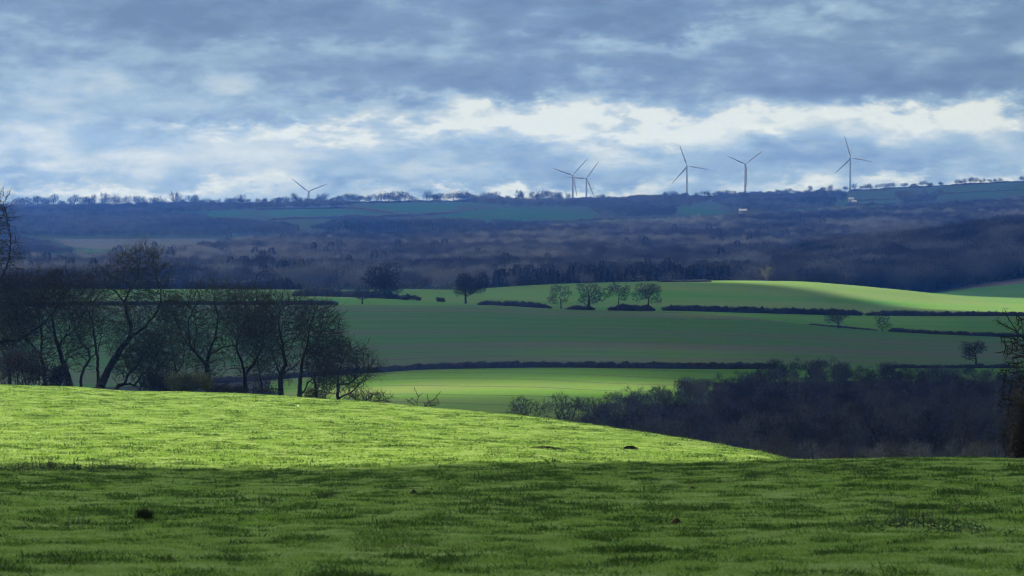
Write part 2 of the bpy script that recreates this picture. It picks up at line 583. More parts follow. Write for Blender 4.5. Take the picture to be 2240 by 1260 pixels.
M['pale_tree'] = bark_mat('pale_lichen_twigs', (.10, .10, .08), (.16, .155, .12))
M['soil'] = ground_mat('bare_soil', (.020, .016, .012), (.045, .034, .025), 3.0, bump=0.6)
M['stone'] = ground_mat('white_stone', (.65, .65, .62), (.8, .8, .78), 8.0)
M['weed'] = bark_mat('dead_weed', (.030, .035, .020), (.065, .060, .040))
M['weed_leaf'] = bark_mat('weed_leaf', (.020, .048, .014), (.036, .070, .022))
M['steel'] = ground_mat('painted_steel', (.14, .145, .15), (.18, .185, .19), 0.4, rough=0.5)
M['render'] = ground_mat('white_render', (.11, .115, .12), (.15, .15, .15), 0.5)
M['barn'] = ground_mat('pale_sheeting', (.085, .09, .095), (.12, .12, .12), 0.5)
M['slate'] = ground_mat('slate_roof', (.16, .15, .15), (.24, .23, .22), 0.6)
M['glass'] = ground_mat('dark_window', (.03, .035, .04), (.05, .055, .06), 0.5, rough=0.15)

# ------------------------------------------------------------------ terrain
def polar_grid(us, k0, k1, counts):
    D, _ = controls(np.clip(us, -600, 2800))
    rows = []
    for k in range(k0, k1):
        n = counts[k]
        for j in range(n):
            t = j / n
            rows.append((k, D[:, k] * (1 - t) + D[:, k + 1] * t))
    rows.append((k1, D[:, k1].copy()))
    dd = np.stack([r[1] for r in rows], 0)          # rows x cols
    ks = np.array([r[0] for r in rows])
    return dd, ks


def grid_faces(nr, nc):
    i = np.arange(nr * nc).reshape(nr, nc)
    return np.stack([i[:-1, :-1], i[:-1, 1:], i[1:, 1:], i[1:, :-1]], -1)   # (nr-1, nc-1, 4)


COUNTS = [8, 44, 150, 160, 190, 190, 30, 30, 20, 24, 22, 26, 14, 26, 12, 16, 30, 36, 40, 40, 44, 12, 6]


def sub_mesh(name, V, Fq, mask, mat, smooth=True, attrs=None):
    f = Fq[mask]
    idx, inv = np.unique(f.ravel(), return_inverse=True)
    at_ = {k: v[idx] for k, v in (attrs or {}).items()}
    me = mesh_from(name, V[idx], inv.reshape(-1, 4), mat, smooth, at_)
    return tag(obj(name, me), kind='structure')


# near pasture
us = np.concatenate([np.linspace(-2600, -320, 60), np.arange(-300, 2560, 8.0), np.linspace(2580, 4900, 60)])
dd, ks = polar_grid(us, 0, 8, COUNTS)
UU = np.broadcast_to(us, dd.shape)
XX = dd * (UU - 1120) / F
ZZ = ground(UU, dd)
rl, tus = relief(XX, dd)
ZZ = ZZ + near_amp(UU, dd) * rl
# two hollows where the turf has broken away
SCARS = [(1195, 983, 150), (1376, 981, 150)]
ROW0 = np.concatenate([[0], np.cumsum(COUNTS[:8])]).astype(float)


def mesh_z(u, d):
    """height of the pasture mesh itself"""
    D, _ = controls(np.clip(u, -600, 2800))
    k = np.clip((d[:, None] >= D[:, :9]).sum(-1) - 1, 0, 7)
    a = np.arange(len(u))
    t = (d - D[a, k]) / (D[a, k + 1] - D[a, k])
    r = np.clip(ROW0[k] + t * np.array(COUNTS)[k], 0, ZZ.shape[0] - 1.001)
    c = np.clip(np.interp(u, us, np.arange(len(us))), 0, len(us) - 1.001)
    r0 = r.astype(int); c0 = c.astype(int); fr = r - r0; fc = c - c0
    return (ZZ[r0, c0] * (1 - fr) * (1 - fc) + ZZ[r0 + 1, c0] * fr * (1 - fc) + ZZ[r0, c0 + 1] * (1 - fr) * fc + ZZ[r0 + 1, c0 + 1] * fr * fc)


Vn = np.stack([XX, dd, ZZ], -1).reshape(-1, 3)
Fn = grid_faces(*dd.shape).reshape(-1, 4)
sub_mesh('pasture', Vn, Fn, np.ones(len(Fn), bool), M['pasture'])

# everything beyond
us2 = np.concatenate([np.linspace(-2600, -620, 60), np.arange(-600, 2840, 10.0), np.linspace(2850, 4900, 60)])
dd2, ks2 = polar_grid(us2, 8, NK - 1, COUNTS)
# stitch to the pasture: same curve at its first row
U2 = np.broadcast_to(us2, dd2.shape)
Z2 = ground(U2, dd2)
X2 = dd2 * (U2 - 1120) / F
far_w = sstep(dd2, 2300, 3000)
Z2 = Z2 + sstep(dd2, 700, 900) * (1 - sstep(dd2, 5200, 5600)) * (0.5 * (fbm(X2 / 60, dd2 / 60, 41, 3) - 0.5)) + far_w * (1 - sstep(dd2, 4900, 5500)) * 4 * (fbm(X2 / 300, dd2 / 300, 43, 3) - 0.5)
V2 = np.stack([X2, dd2, Z2], -1).reshape(-1, 3)
F2 = grid_faces(*dd2.shape)
kf = np.broadcast_to(ks2[:-1, None], F2.shape[:2])
uf = np.broadcast_to(0.5 * (us2[:-1] + us2[1:])[None, :], F2.shape[:2])
Yrow = YH - Z2 * F / dd2
yf = 0.25 * (Yrow[:-1, :-1] + Yrow[:-1, 1:] + Yrow[1:, :-1] + Yrow[1:, 1:])
df = 0.25 * (dd2[:-1, :-1] + dd2[:-1, 1:] + dd2[1:, :-1] + dd2[1:, 1:])
kf = kf.reshape(-1); uf = uf.reshape(-1); yf = yf.reshape(-1); df = df.reshape(-1)
F2 = F2.reshape(-1, 4)
left = np.zeros(len(F2), int)   # region id, 0 = far hillside


def inpoly(u, y, poly):
    c = np.zeros(u.shape, bool)
    n = len(poly)
    for i in range(n):
        x0, y0 = poly[i]; x1, y1 = poly[(i + 1) % n]
        cond = ((y0 > y) != (y1 > y))
        with np.errstate(divide='ignore', invalid='ignore'):
            xi = (x1 - x0) * (y - y0) / (y1 - y0) + x0
        c ^= cond & (u < xi)
    return c


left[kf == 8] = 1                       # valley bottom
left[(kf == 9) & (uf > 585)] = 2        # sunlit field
left[(kf == 9) & (uf <= 585)] = 3       # dark field behind the near trees
left[(kf == 10) | (kf == 11)] = 4       # big thin-crop field
left[((kf == 8) & (uf > 1080)) | ((kf == 9) & (uf > 1400) & (df < 780)) | ((kf == 9) & (uf > 1560) & (df < 850))] = 23
left[kf == 12] = 5                      # strip between the hedges
left[kf == 13] = 6                      # hill field
left[(kf == 14) & (uf > 1700)] = 7
left[(kf == 15) & (uf > 1850) & (df < 1800)] = 7
left[(kf == 15) & (uf > 1850) & (df >= 1800)] = 8
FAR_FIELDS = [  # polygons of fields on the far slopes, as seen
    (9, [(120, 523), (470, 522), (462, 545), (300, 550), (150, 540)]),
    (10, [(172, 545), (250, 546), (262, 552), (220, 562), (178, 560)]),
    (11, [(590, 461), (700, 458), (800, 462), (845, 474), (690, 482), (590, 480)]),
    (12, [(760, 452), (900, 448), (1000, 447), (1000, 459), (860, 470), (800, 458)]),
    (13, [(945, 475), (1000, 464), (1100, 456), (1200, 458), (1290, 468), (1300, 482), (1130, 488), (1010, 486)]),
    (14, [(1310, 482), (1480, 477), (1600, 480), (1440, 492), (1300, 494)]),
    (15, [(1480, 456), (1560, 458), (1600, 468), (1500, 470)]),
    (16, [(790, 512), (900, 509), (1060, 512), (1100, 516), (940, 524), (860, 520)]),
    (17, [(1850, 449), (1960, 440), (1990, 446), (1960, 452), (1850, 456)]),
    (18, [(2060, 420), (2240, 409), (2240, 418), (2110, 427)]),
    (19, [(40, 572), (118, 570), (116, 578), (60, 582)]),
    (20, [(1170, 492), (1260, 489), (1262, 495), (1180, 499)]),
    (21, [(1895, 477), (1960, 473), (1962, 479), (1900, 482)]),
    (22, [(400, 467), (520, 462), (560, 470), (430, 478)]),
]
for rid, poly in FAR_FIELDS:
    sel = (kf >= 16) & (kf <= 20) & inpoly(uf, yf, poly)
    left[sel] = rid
names = {0: ('far_hillside', 'far'), 1: ('valley_floor', 'far'), 2: ('sunlit_crop_field', 'crop'), 3: ('dark_field', 'plough'),
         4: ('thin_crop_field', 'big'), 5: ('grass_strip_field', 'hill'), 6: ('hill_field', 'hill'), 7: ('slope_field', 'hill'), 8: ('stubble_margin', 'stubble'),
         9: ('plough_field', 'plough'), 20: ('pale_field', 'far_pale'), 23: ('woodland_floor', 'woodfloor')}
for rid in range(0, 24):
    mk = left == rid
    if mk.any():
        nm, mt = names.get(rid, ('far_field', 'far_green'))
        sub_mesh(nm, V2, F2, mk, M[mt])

# ------------------------------------------------------------------ unseen cloud layer added overhead (its gaps shaped to let sun onto chosen fields)
def lit(u, d):
    """how much of the sun gets through the gaps, over ground at (u, d): 1 = full sun"""
    c6 = kd(6, u)
    edge = 96.5
    wob = 0.8 * (fbm(u / 160, d * 0 + 3, 77, 3) - 0.5)
    r1 = sstep(d, edge - .8 + wob, edge + .8 + wob) * (1 - sstep(d, c6 + 3, c6 + 12)) * sstep(u, -1500, -900) * (1 - sstep(u, 1800, 1930))
    r2 = (0.20 + 0.80 * np.exp(-((d - 828) / 26.0) ** 2)) * sstep(d, 660, 720) * (1 - sstep(d, 880, 903)) \
        * sstep(u, 520, 800) * (1 - sstep(u, 1330 + (860 - d) * 1.2, 1620 + (860 - d) * 1.2))
    de = np.interp(u, [1300, 1450, 1700, 1850, 2000, 2240, 2700], [1556, 1548, 1510, 1455, 1395, 1352, 1330])
    r3 = sstep(d, de - 14, de + 26) * (1 - sstep(d, 1585, 1640)) * sstep(u, 1380, 1620) * (1 - sstep(u, 2700, 2900))
    r4 = sstep(d, 2400, 2450) * (1 - sstep(d, 2720, 2760)) * sstep(u, 25, 45) * (1 - sstep(u, 112, 130))
    r5 = 0.55 * np.exp(-((u - 212) / 55.0) ** 2 - ((d - 3050) / 160.0) ** 2)
    r6 = 0.30 * np.exp(-((u - 150) / 90.0) ** 2 - ((d - 1270) / 40.0) ** 2)
    r7 = 0.16 * np.exp(-((u - 850) / 260.0) ** 2 - ((d - 1330) / 70.0) ** 2)
    r8 = 0.22 * np.exp(-((u - 1560) / 200.0) ** 2 - ((d - 1235) / 25.0) ** 2)
    thin_ = 0.10 * sstep(fbm(u / 500, d / 160, 55, 3), 0.5, 0.75) * sstep(d, 600, 1000)
    return np.clip(np.maximum.reduce([r1, r2, r3, r4, r5, r6, r7, r8, thin_]), 0, 1)


rowsd = np.concatenate([np.arange(-260, 80, 20), np.arange(80, 110, 0.8), np.arange(110, 300, 3), np.arange(300, 700, 20),
                        np.arange(700, 920, 8), np.arange(920, 1300, 22), np.arange(1300, 1700, 9), np.arange(1700, 3200, 50), np.arange(3200, 7200, 160)])
sc = np.linspace(-1, 1, 190)
GD, GS = np.meshgrid(rowsd, sc, indexing='ij')
GX = GS * (300 + 0.52 * np.maximum(GD, 0))
GU = 1120 + F * GX / np.maximum(GD, 20.0)
GZ0 = np.where(GD > 1, ground(GU, np.maximum(GD, 1)), -1.7)
cover = (1 - lit(GU, GD)) * (1 - 0.07 * (1 - sstep(GD, 330, 700)))
ALT = 185 + 435 * sstep(GD, 320, 720)
tt = (ALT - GZ0) / S[2]
CX = GX + S[0] * tt; CY = GD + S[1] * tt; CZ = ALT
bill = fbm(CX / 60, CY / 60, 91, 4)
hb = -cover * (2 + 8 * bill) / S[2]; htp = cover * (8 + 30 * fbm(CX / 45, CY / 45, 95, 4)) / S[2]   # heaped along the sun's rays so that the gaps stay open
nv = GD.size
Vb = np.stack([CX + S[0] * hb, CY + S[1] * hb, CZ + S[2] * hb], -1).reshape(-1, 3); Vt = np.stack([CX + S[0] * htp, CY + S[1] * htp, CZ + S[2] * htp], -1).reshape(-1, 3)
Fb = grid_faces(*GD.shape).reshape(-1, 4)
cv = cover.reshape(-1)
keep = cv[Fb].max(1) > 0.02
cm, ct, co = new_mat('cloud')
ca = ct.n('ShaderNodeAttribute'); ca.attribute_name = 'cover'
tr_ = ct.n('ShaderNodeBsdfTransparent')
tl_ = ct.n('ShaderNodeBsdfTranslucent'); tl_.inputs['Color'].default_value = (.84, .93, .98, 1)
dfs = ct.n('ShaderNodeBsdfDiffuse'); dfs.inputs['Color'].default_value = (.84, .88, .93, 1)
mxa = ct.n('ShaderNodeMixShader'); mxa.inputs[0].default_value = 0.05
ct.link(tl_.outputs[0], mxa.inputs[1]); ct.link(dfs.outputs[0], mxa.inputs[2])
mxb = ct.n('ShaderNodeMixShader'); ct.link(ca.outputs['Fac'], mxb.inputs[0])
ct.link(tr_.outputs[0], mxb.inputs[1]); ct.link(mxa.outputs[0], mxb.inputs[2])
ct.link(mxb.outputs[0], co.inputs['Surface'])
cme = mesh_from('unseen_cloud_layer', np.concatenate([Vb, Vt]), [Fb[keep], (Fb[keep] + nv)[:, ::-1]], cm, True, {'cover': np.concatenate([cv * .35, cv])})
tag(obj('unseen_cloud_layer', cme), kind='structure')

# ------------------------------------------------------------------ haze
hz, ht, ho = new_mat('haze')
pv = ht.n('ShaderNodeVolumePrincipled')
pv.inputs['Color'].default_value = (.07, .27, 1.0, 1)
pv.inputs['Density'].default_value = 0.000066
pv.inputs['Anisotropy'].default_value = 0.0
pv.inputs['Absorption Color'].default_value = (1, 1, 1, 1)
ht.link(pv.outputs[0], ho.inputs['Volume'])
hv = np.array([(x, y, z) for z in (-75, 146) for (x, y) in ((-5900, -320), (5900, -320), (5900, 6600), (-5900, 6600))], float)
hf = np.array([(3, 2, 1, 0), (4, 5, 6, 7), (0, 1, 5, 4), (1, 2, 6, 5), (2, 3, 7, 6), (3, 0, 4, 7)])
tag(obj('haze', mesh_from('haze', hv, hf, hz)), kind='stuff')

# ------------------------------------------------------------------ trees
def grow(seed, attract, limbs, step, kill, infl, jitter=0.22, up=0.06, maxit=140):
    """space colonisation: limbs is a list of polylines (first one starts at the foot); returns nodes, parents"""
    rng = np.random.default_rng(seed)
    P = []; par = []
    for poly in limbs:
        poly = np.asarray(poly, float)
        if not P:
            P.append(poly[0]); par.append(-1); last = 0
        else:
            last = int(np.argmin(((np.array(P) - poly[0]) ** 2).sum(1)))
        cur = np.array(P[last])
        for q in poly[1:]:
            L = np.linalg.norm(q - cur); n = max(1, int(round(L / step)))
            a = cur.copy()
            for j in range(1, n + 1):
                p = a + (q - a) * j / n + (rng.normal(0, step * 0.10, 3) if j < n else 0)
                P.append(p); par.append(last); last = len(P) - 1
            cur = q
    A = np.asarray(attract, float)
    alive = np.ones(len(A), bool)
    P = [np.asarray(p) for p in P]
    best = np.full(len(A), 1e9); bi = np.zeros(len(A), int)

    def upd(i0):
        nonlocal best, bi, alive
        N = np.array(P[i0:])
        for c in range(0, len(N), 200):
            d = np.sqrt(((A[:, None, :] - N[None, c:c + 200, :]) ** 2).sum(-1))
            j = d.argmin(1); dm = d[np.arange(len(A)), j]
            b = dm < best
            best = np.where(b, dm, best); bi = np.where(b, i0 + c + j, bi)
        alive &= best > kill
    upd(0)
    for it in range(maxit):
        act = alive & (best < infl)
        if not act.any():
            if not alive.any(): break
            infl *= 1.5
            if infl > 60: break
            continue
        n0 = len(P)
        ids = np.unique(bi[act])
        Pa = np.array(P)
        for i in ids:
            s = act & (bi == i)
            v = A[s] - Pa[i]
            v = (v / np.linalg.norm(v, axis=1, keepdims=True)).mean(0)
            v = v + rng.normal(0, jitter, 3) + (0, 0, up)
            v /= np.linalg.norm(v) + 1e-9
            P.append(Pa[i] + v * step); par.append(int(i))
        upd(n0)
        if len(P) > 9000: break
    return np.array(P), np.array(par)


def tubes(P0, P1, r0, r1, sides):
    d = P1 - P0
    L = np.linalg.norm(d, axis=1, keepdims=True) + 1e-9
    d = d / L
    ref = np.where(np.abs(d[:, 2:3]) > 0.9, np.array([[1., 0, 0]]), np.array([[0, 0, 1.]]))
    a = np.cross(d, ref); a /= np.linalg.norm(a, axis=1, keepdims=True) + 1e-9
    b = np.cross(d, a)
    ang = np.arange(sides) * 2 * math.pi / sides
    ring = a[:, None, :] * np.cos(ang)[None, :, None] + b[:, None, :] * np.sin(ang)[None, :, None]
    V = np.concatenate([P0[:, None, :] + ring * r0[:, None, None], P1[:, None, :] + ring * r1[:, None, None]], 1)
    n = len(P0); base = (np.arange(n) * 2 * sides)[:, None]
    k = np.arange(sides)[None, :]; k2 = (k + 1) % sides
    Fq = np.stack([base + k, base + k2, base + sides + k2, base + sides + k], -1).reshape(-1, 4)
    return V.reshape(-1, 3), Fq


def blades(P0, P1, wdt, rng):
    """thin flat tapering slips (twigs)"""
    d = P1 - P0
    r = rng.normal(0, 1, d.shape)
    s = np.cross(d, r); s /= np.linalg.norm(s, axis=1, keepdims=True) + 1e-9
    V = np.stack([P0 - s * wdt[:, None] / 2, P0 + s * wdt[:, None] / 2, P1], 1).reshape(-1, 3)
    return V, np.arange(len(V)).reshape(-1, 3)


def skeleton_mesh(name, seed, P, par, tip_r, trunk_r, twig_n, twig_len, twig_w, big_thr, mats, expo=2.2, side_twigs=2, droop=0.0):
    """returns (trunk mesh, crown mesh)"""
    rng = np.random.default_rng(seed + 99)
    n = len(P)
    acc = np.zeros(n)
    kids = np.zeros(n, int)
    for i in range(n - 1, 0, -1):
        if kids[i] == 0: acc[i] = tip_r ** expo
        kids[par[i]] += 1
        acc[par[i]] += acc[i]
    rad = np.maximum(acc, tip_r ** expo) ** (1 / expo)
    if trunk_r:
        k = trunk_r / rad[0]
        rad = np.where(rad > tip_r * 3, tip_r * 3 + (rad - tip_r * 3) * (trunk_r - tip_r * 3) / max(rad[0] - tip_r * 3, 1e-6), rad)
        run = np.zeros(n)
        for i in range(1, n):
            run[i] = run[par[i]] + np.linalg.norm(P[i] - P[par[i]])
        rad = np.maximum(rad * (1 - 0.62 * np.clip(run / (run.max() * .75), 0, 1)), tip_r)
    idx = np.arange(1, n)
    p0 = P[par[idx]]; p1 = P[idx]
    r1 = rad[idx]; r0 = np.minimum(rad[par[idx]], r1 * 1.35)
    # flare at the foot
    foot = np.clip(1 - p0[:, 2] / (trunk_r * 4 if trunk_r else 1), 0, 1)
    r0 = r0 * (1 + 0.45 * foot)
    p1 = p1 + (p1 - p0) * 0.06
    tv, tf, to = [], [], 0
    cv_, cf_, cto = [], [], 0
    for lo, hi, sd in ((0.12, 9, 9), (0.045, 0.12, 6), (0.018, 0.045, 4), (0, 0.018, 3)):
        s = (r1 >= lo) & (r1 < hi)
        for part in (0, 1):
            q = s & ((r1 >= big_thr) if part == 0 else (r1 < big_thr))
            if not q.any(): continue
            v, f = tubes(p0[q], p1[q], r0[q], r1[q], sd)
            if part == 0: tv.append(v); tf.append(f + to); to += len(v)
            else: cv_.append(v); cf_.append(f + cto); cto += len(v)
    thin_ = np.where(rad < tip_r * 3.2)[0]
    thin_ = thin_[thin_ > 0]
    if twig_n and len(thin_):
        rep = np.repeat(thin_, twig_n)
        b = P[rep]
        dr = P[rep] - P[par[rep]]
        dr /= np.linalg.norm(dr, axis=1, keepdims=True) + 1e-9
        dd_ = dr + rng.normal(0, 0.42, dr.shape) + np.array([0, 0, 0.18 - droop])
        dd_ /= np.linalg.norm(dd_, axis=1, keepdims=True) + 1e-9
        L = twig_len * rng.uniform(0.5, 1.3, len(rep))
        e = b + dd_ * L[:, None]
        v, f = blades(b, e, np.full(len(rep), twig_w), rng)
        fs = [f]; vs = [v]; o_ = len(v)
        for k in range(side_twigs):
            tpos = rng.uniform(0.25, 0.8, len(rep))[:, None]
            bb = b + (e - b) * tpos
            d2 = dd_ + rng.normal(0, 0.6, dd_.shape)
            d2 /= np.linalg.norm(d2, axis=1, keepdims=True) + 1e-9
            v, f = blades(bb, bb + d2 * (L * rng.uniform(0.3, 0.7, len(L)))[:, None], np.full(len(rep), twig_w * 0.75), rng)
            vs.append(v); fs.append(f + o_); o_ += len(v)
        v = np.concatenate(vs); f = np.concatenate(fs)
        cv_.append(v); cf_.append(f + cto); cto += len(v)
    tm = mesh_from(name + '_trunk', np.concatenate(tv), tf, mats[0], True) if tv else None
    cmh = mesh_from(name + '_crown', np.concatenate(cv_), cf_, mats[1], False) if cv_ else None
    return tm, cmh


def ell_points(rng, n, c, r, shell=0.45):
    """points in an ellipsoid, denser towards the outside"""
    v = rng.normal(0, 1, (n, 3)); v /= np.linalg.norm(v, axis=1, keepdims=True)
    rr = (shell + (1 - shell) * rng.uniform(0, 1, n) ** 0.5)
    rr = np.where(rng.uniform(0, 1, n) < 0.25, rng.uniform(0.1, 1, n), rr)
    return np.asarray(c) + v * rr[:, None] * np.asarray(r)


def crown_cloud(seed, H, spread, base, n, lobes=9, flat=0.75):
    rng = np.random.default_rng(seed)
    pts = []
    cz = (H + base) / 2
    for i in range(lobes):
        a = rng.uniform(0, 2 * math.pi); q = math.sqrt(rng.uniform(0.02, 1.0))
        zz = rng.uniform(-0.7, 0.66)
        wz = math.sqrt(max(0.1, 1 - zz * zz))
        c = (math.cos(a) * q * spread * wz * 0.8, math.sin(a) * q * spread * wz * 0.8, cz + zz * (H - base) / 2)
        r_ = spread * rng.uniform(0.26, 0.55)
        pts.append(ell_points(rng, n // lobes, c, (r_, r_, r_ * flat)))
    p = np.concatenate(pts)
    return p[(p[:, 2] > base * 0.8) & (p[:, 2] < H)]


def make_tree_meshes(name, seed, H, spread, base, trunk_r, n=700, step=0.45, lean=(0, 0), tip=0.012, twig_n=3, twig_len=0.6,
                     twig_w=0.02, mats=None, up=0.06, flat=0.75, lobes=9, side=2):
    rng = np.random.default_rng(seed)
    A = crown_cloud(seed, H, spread, base, n, lobes, flat) + np.array([lean[0], lean[1], 0])
    top = base + (H - base) * 0.35
    trunk = [(0, 0, -0.4), (rng.normal(0, .1), rng.normal(0, .1), base * 0.5), (lean[0] * .4 + rng.normal(0, .15), lean[1] * .4 + rng.normal(0, .15), base),
             (lean[0] * .8 + rng.normal(0, .3), lean[1] * .8 + rng.normal(0, .3), top)]
    P, par = grow(seed, A, [trunk], step, step * 1.25, step * 7, up=up)
    return skeleton_mesh(name, seed, P, par, tip, trunk_r, twig_n, twig_len, twig_w, max(0.05, trunk_r * 0.3), mats or (M['bark'], M['twig']), side_twigs=side)


def tree_obj(kind, meshes, loc, rz, scale, label, cat='tree', group=None):
    t = empty(kind, loc, rz, scale)
    tag(t, label, cat, group)
    if meshes[0]: obj('trunk', meshes[0], t)
    if meshes[1]: obj('crown', meshes[1], t)
    return t


# ---- the row of bare trees behind the near hill: limbs follow the photograph
def hero(kind, seed, u0, d, limbs_px, blobs_px, trunk_r, label, n=1500, mats=None, step=0.30, twig_len=1.0, twig_n=3, row0=None, group=None, depth=0.8, up=0.13):
    g = at(u0, d)
    mpp = d / F
    row = YH - g.z / mpp
    rng = np.random.default_rng(seed)
    row0 = row0 or row
    # limbs drawn relative to row0 (their own foot row); hung on the true foot
    L = []
    for poly in limbs_px:
        yy = 0.0
        q = []
        for i, p in enumerate(poly):
            yy += rng.normal(0, 0.25) if i else 0
            q.append(((p[0] - u0) * mpp, yy, -(p[1] - row0) * mpp))
        L.append(q)
    L[0][0] = (L[0][0][0], 0, -0.6)
    A = []
    tot = sum(b[2] * b[3] for b in blobs_px)
    for (cx, cy, rx, ry) in blobs_px:
        k = max(20, int(1.1 * n * rx * ry / tot))
        A.append(ell_points(rng, k, ((cx - u0) * mpp, rng.normal(0, 0.3), -(cy - row0) * mpp), (rx * mpp, max(rx, ry) * mpp * depth, ry * mpp), 0.2))
    mx_ = sum(b[0] * b[2] * b[3] for b in blobs_px) / tot; my_ = sum(b[1] * b[2] * b[3] for b in blobs_px) / tot
    wx_ = 0.55 * (max(b[0] + b[2] for b in blobs_px) - min(b[0] - b[2] for b in blobs_px)) / 2
    ly_ = my_ + (row0 - my_) * .42
    A.append(ell_points(rng, int(n * .5), ((mx_ - u0) * mpp, 0, -(ly_ - row0) * mpp), (wx_ * mpp, wx_ * mpp, (row0 - my_) * .42 * mpp), 0.2))
    A = np.concatenate(A)
    A = A[A[:, 2] > 0.25]
    P, par = grow(seed, A, L, step, step * 1.2, step * 8, up=up)
    tm = skeleton_mesh(kind, seed, P, par, 0.021, trunk_r * .95, twig_n, twig_len, 0.024, 0.05, mats or (M['bark'], M['twig']), side_twigs=2)
    return tree_obj(kind, tm, g, 0, 1.0, label, group=group)


HG = None
hero('bare_tree', 1, 218, 262, [
    [(216, 858), (214, 800), (207, 745), (200, 700), (185, 660)],
    [(232, 856), (236, 808), (262, 765), (285, 735), (286, 712), (277, 690), (270, 660), (285, 630), (300, 605), (305, 570)],
    [(286, 735), (315, 718), (338, 690), (352, 660), (352, 635), (342, 612), (340, 595)],
    [(270, 660), (255, 640), (232, 622)],
    [(207, 750), (190, 765), (172, 745), (158, 715), (150, 690)],
    [(285, 630), (270, 610), (272, 590)]],
    [(300, 575), (55 + 245, 565), (0, 0)] and [(305, 572, 60, 45), (262, 605, 50, 40), (335, 600, 45, 45), (225, 620, 40, 45), (300, 640, 60, 40), (205, 690, 45, 50), (345, 670, 40, 45)],
    0.42, 'tallest bare tree of the near row with forked trunk and domed crown', n=2300, row0=856)
hero('bare_tree', 2, -30, 258, [
    [(-30, 852), (-28, 800), (-20, 770), (10, 752), (40, 752), (65, 735), (92, 718), (118, 690), (135, 660)],
    [(-28, 790), (-40, 720), (-30, 660), (0, 620), (18, 580), (24, 540), (18, 490), (8, 450)],
    [(-40, 720), (-70, 650), (-60, 560), (-30, 490)]],
    [(0, 470, 38, 48), (-50, 500, 60, 70), (10, 570, 36, 60), (-80, 620, 70, 70), (60, 680, 75, 55), (120, 650, 50, 45), (20, 640, 50, 50)],
    0.45, 'tall bare tree cut by the left edge with one long limb reaching right', n=2000, row0=852)
hero('bare_tree', 3, 95, 266, [
    [(98, 858), (94, 810), (88, 780), (72, 765), (58, 745), (50, 700)],
    [(90, 785), (92, 740), (86, 700), (95, 660)]],
    [(55, 690, 55, 60), (100, 660, 55, 55), (40, 640, 45, 40), (85, 620, 55, 28)],
    0.22, 'slender bare tree standing in the brown brambles near the left edge', n=1100, row0=858)
hero('bare_tree', 4, 150, 264, [
    [(158, 858), (146, 820), (130, 770), (118, 735), (112, 700), (128, 660)],
    [(130, 765), (140, 745), (155, 735)],
    [(118, 735), (98, 715), (85, 690)]],
    [(130, 650, 55, 50), (160, 690, 40, 50), (95, 670, 40, 45), (150, 620, 60, 30), (165, 740, 25, 30)],
    0.30, 'leaning bare tree with a thick pale trunk just left of the forked tree', n=1300, row0=858)
hero('bare_tree', 5, 176, 270, [
    [(175, 858), (178, 830), (186, 805), (200, 785), (195, 765), (178, 748), (165, 720), (158, 690)],
    [(200, 785), (215, 770), (222, 740)]],
    [(165, 670, 45, 50), (190, 640, 45, 40), (200, 700, 35, 45)],
    0.16, 'thin crooked bare tree close beside the forked trunk', n=800, row0=858)
hero('fallen_bough_tree', 6, 300, 262, [
    [(238, 852), (258, 838), (282, 835), (300, 842), (315, 856)],
    [(278, 836), (280, 815), (295, 800), (312, 770), (330, 740)],
    [(285, 836), (310, 815), (330, 800)]],
    [(300, 790, 55, 40), (340, 770, 40, 50), (270, 810, 30, 20)],
    0.20, 'low arching bough with upright shoots at the foot of the forked tree', n=600, row0=856)
hero('bare_tree', 7, 456, 264, [
    [(458, 865), (456, 825), (452, 795), (458, 765), (472, 735), (478, 690), (470, 650)],
    [(452, 795), (425, 765), (400, 735), (385, 700)],
    [(458, 770), (490, 755), (520, 750), (545, 740)],
    [(425, 765), (430, 720), (425, 680)],
    [(440, 780), (415, 750), (412, 700), (430, 660)]],
    [(430, 670, 65, 50), (490, 660, 60, 50), (395, 710, 45, 55), (460, 640, 60, 28), (520, 720, 45, 45), (380, 670, 40, 40)],
    0.34, 'broad bare tree with a short trunk behind the yellow green bush', n=2000, row0=865)
hero('bare_tree', 8, 538, 268, [
    [(536, 868), (538, 835), (536, 805), (530, 780), (520, 750), (530, 710), (545, 690), (540, 650)],
    [(536, 805), (560, 780), (574, 750), (575, 715), (570, 680)],
    [(532, 785), (500, 800), (478, 820), (462, 835)]],
    [(540, 670, 55, 50), (575, 690, 45, 45), (510, 690, 40, 45), (550, 640, 55, 24)],
    0.24, 'bare tree with knotted leaning trunk right of the broad short trunked tree', n=1500, row0=868)
hero('bare_tree', 9, 614, 262, [
    [(615, 869), (614, 840), (614, 815), (606, 790), (598, 770), (590, 755)],
    [(614, 815), (625, 790), (620, 760), (616, 735), (610, 700), (612, 675)],
    [(620, 765), (612, 745), (600, 720)],
    [(616, 805), (650, 790), (662, 775)]],
    [(600, 690, 50, 50), (640, 680, 48, 48), (615, 655, 50, 28), (575, 720, 35, 45), (655, 720, 30, 40)],
    0.30, 'upright bare tree with a stout straight trunk low down and Y shaped forks', n=1700, row0=869)
hero('bare_tree', 10, 655, 258, [
    [(654, 872), (656, 845), (660, 800), (664, 775), (672, 750), (678, 710), (688, 680)],
    [(655, 860), (668, 845), (672, 832)],
    [(666, 770), (690, 745), (706, 715)]],
    [(690, 690, 50, 42), (715, 710, 40, 42), (670, 710, 30, 40), (705, 680, 35, 28), (730, 740, 30, 30)],
    0.24, 'bare tree leaning right from a curved twin stem', n=1500, row0=872)
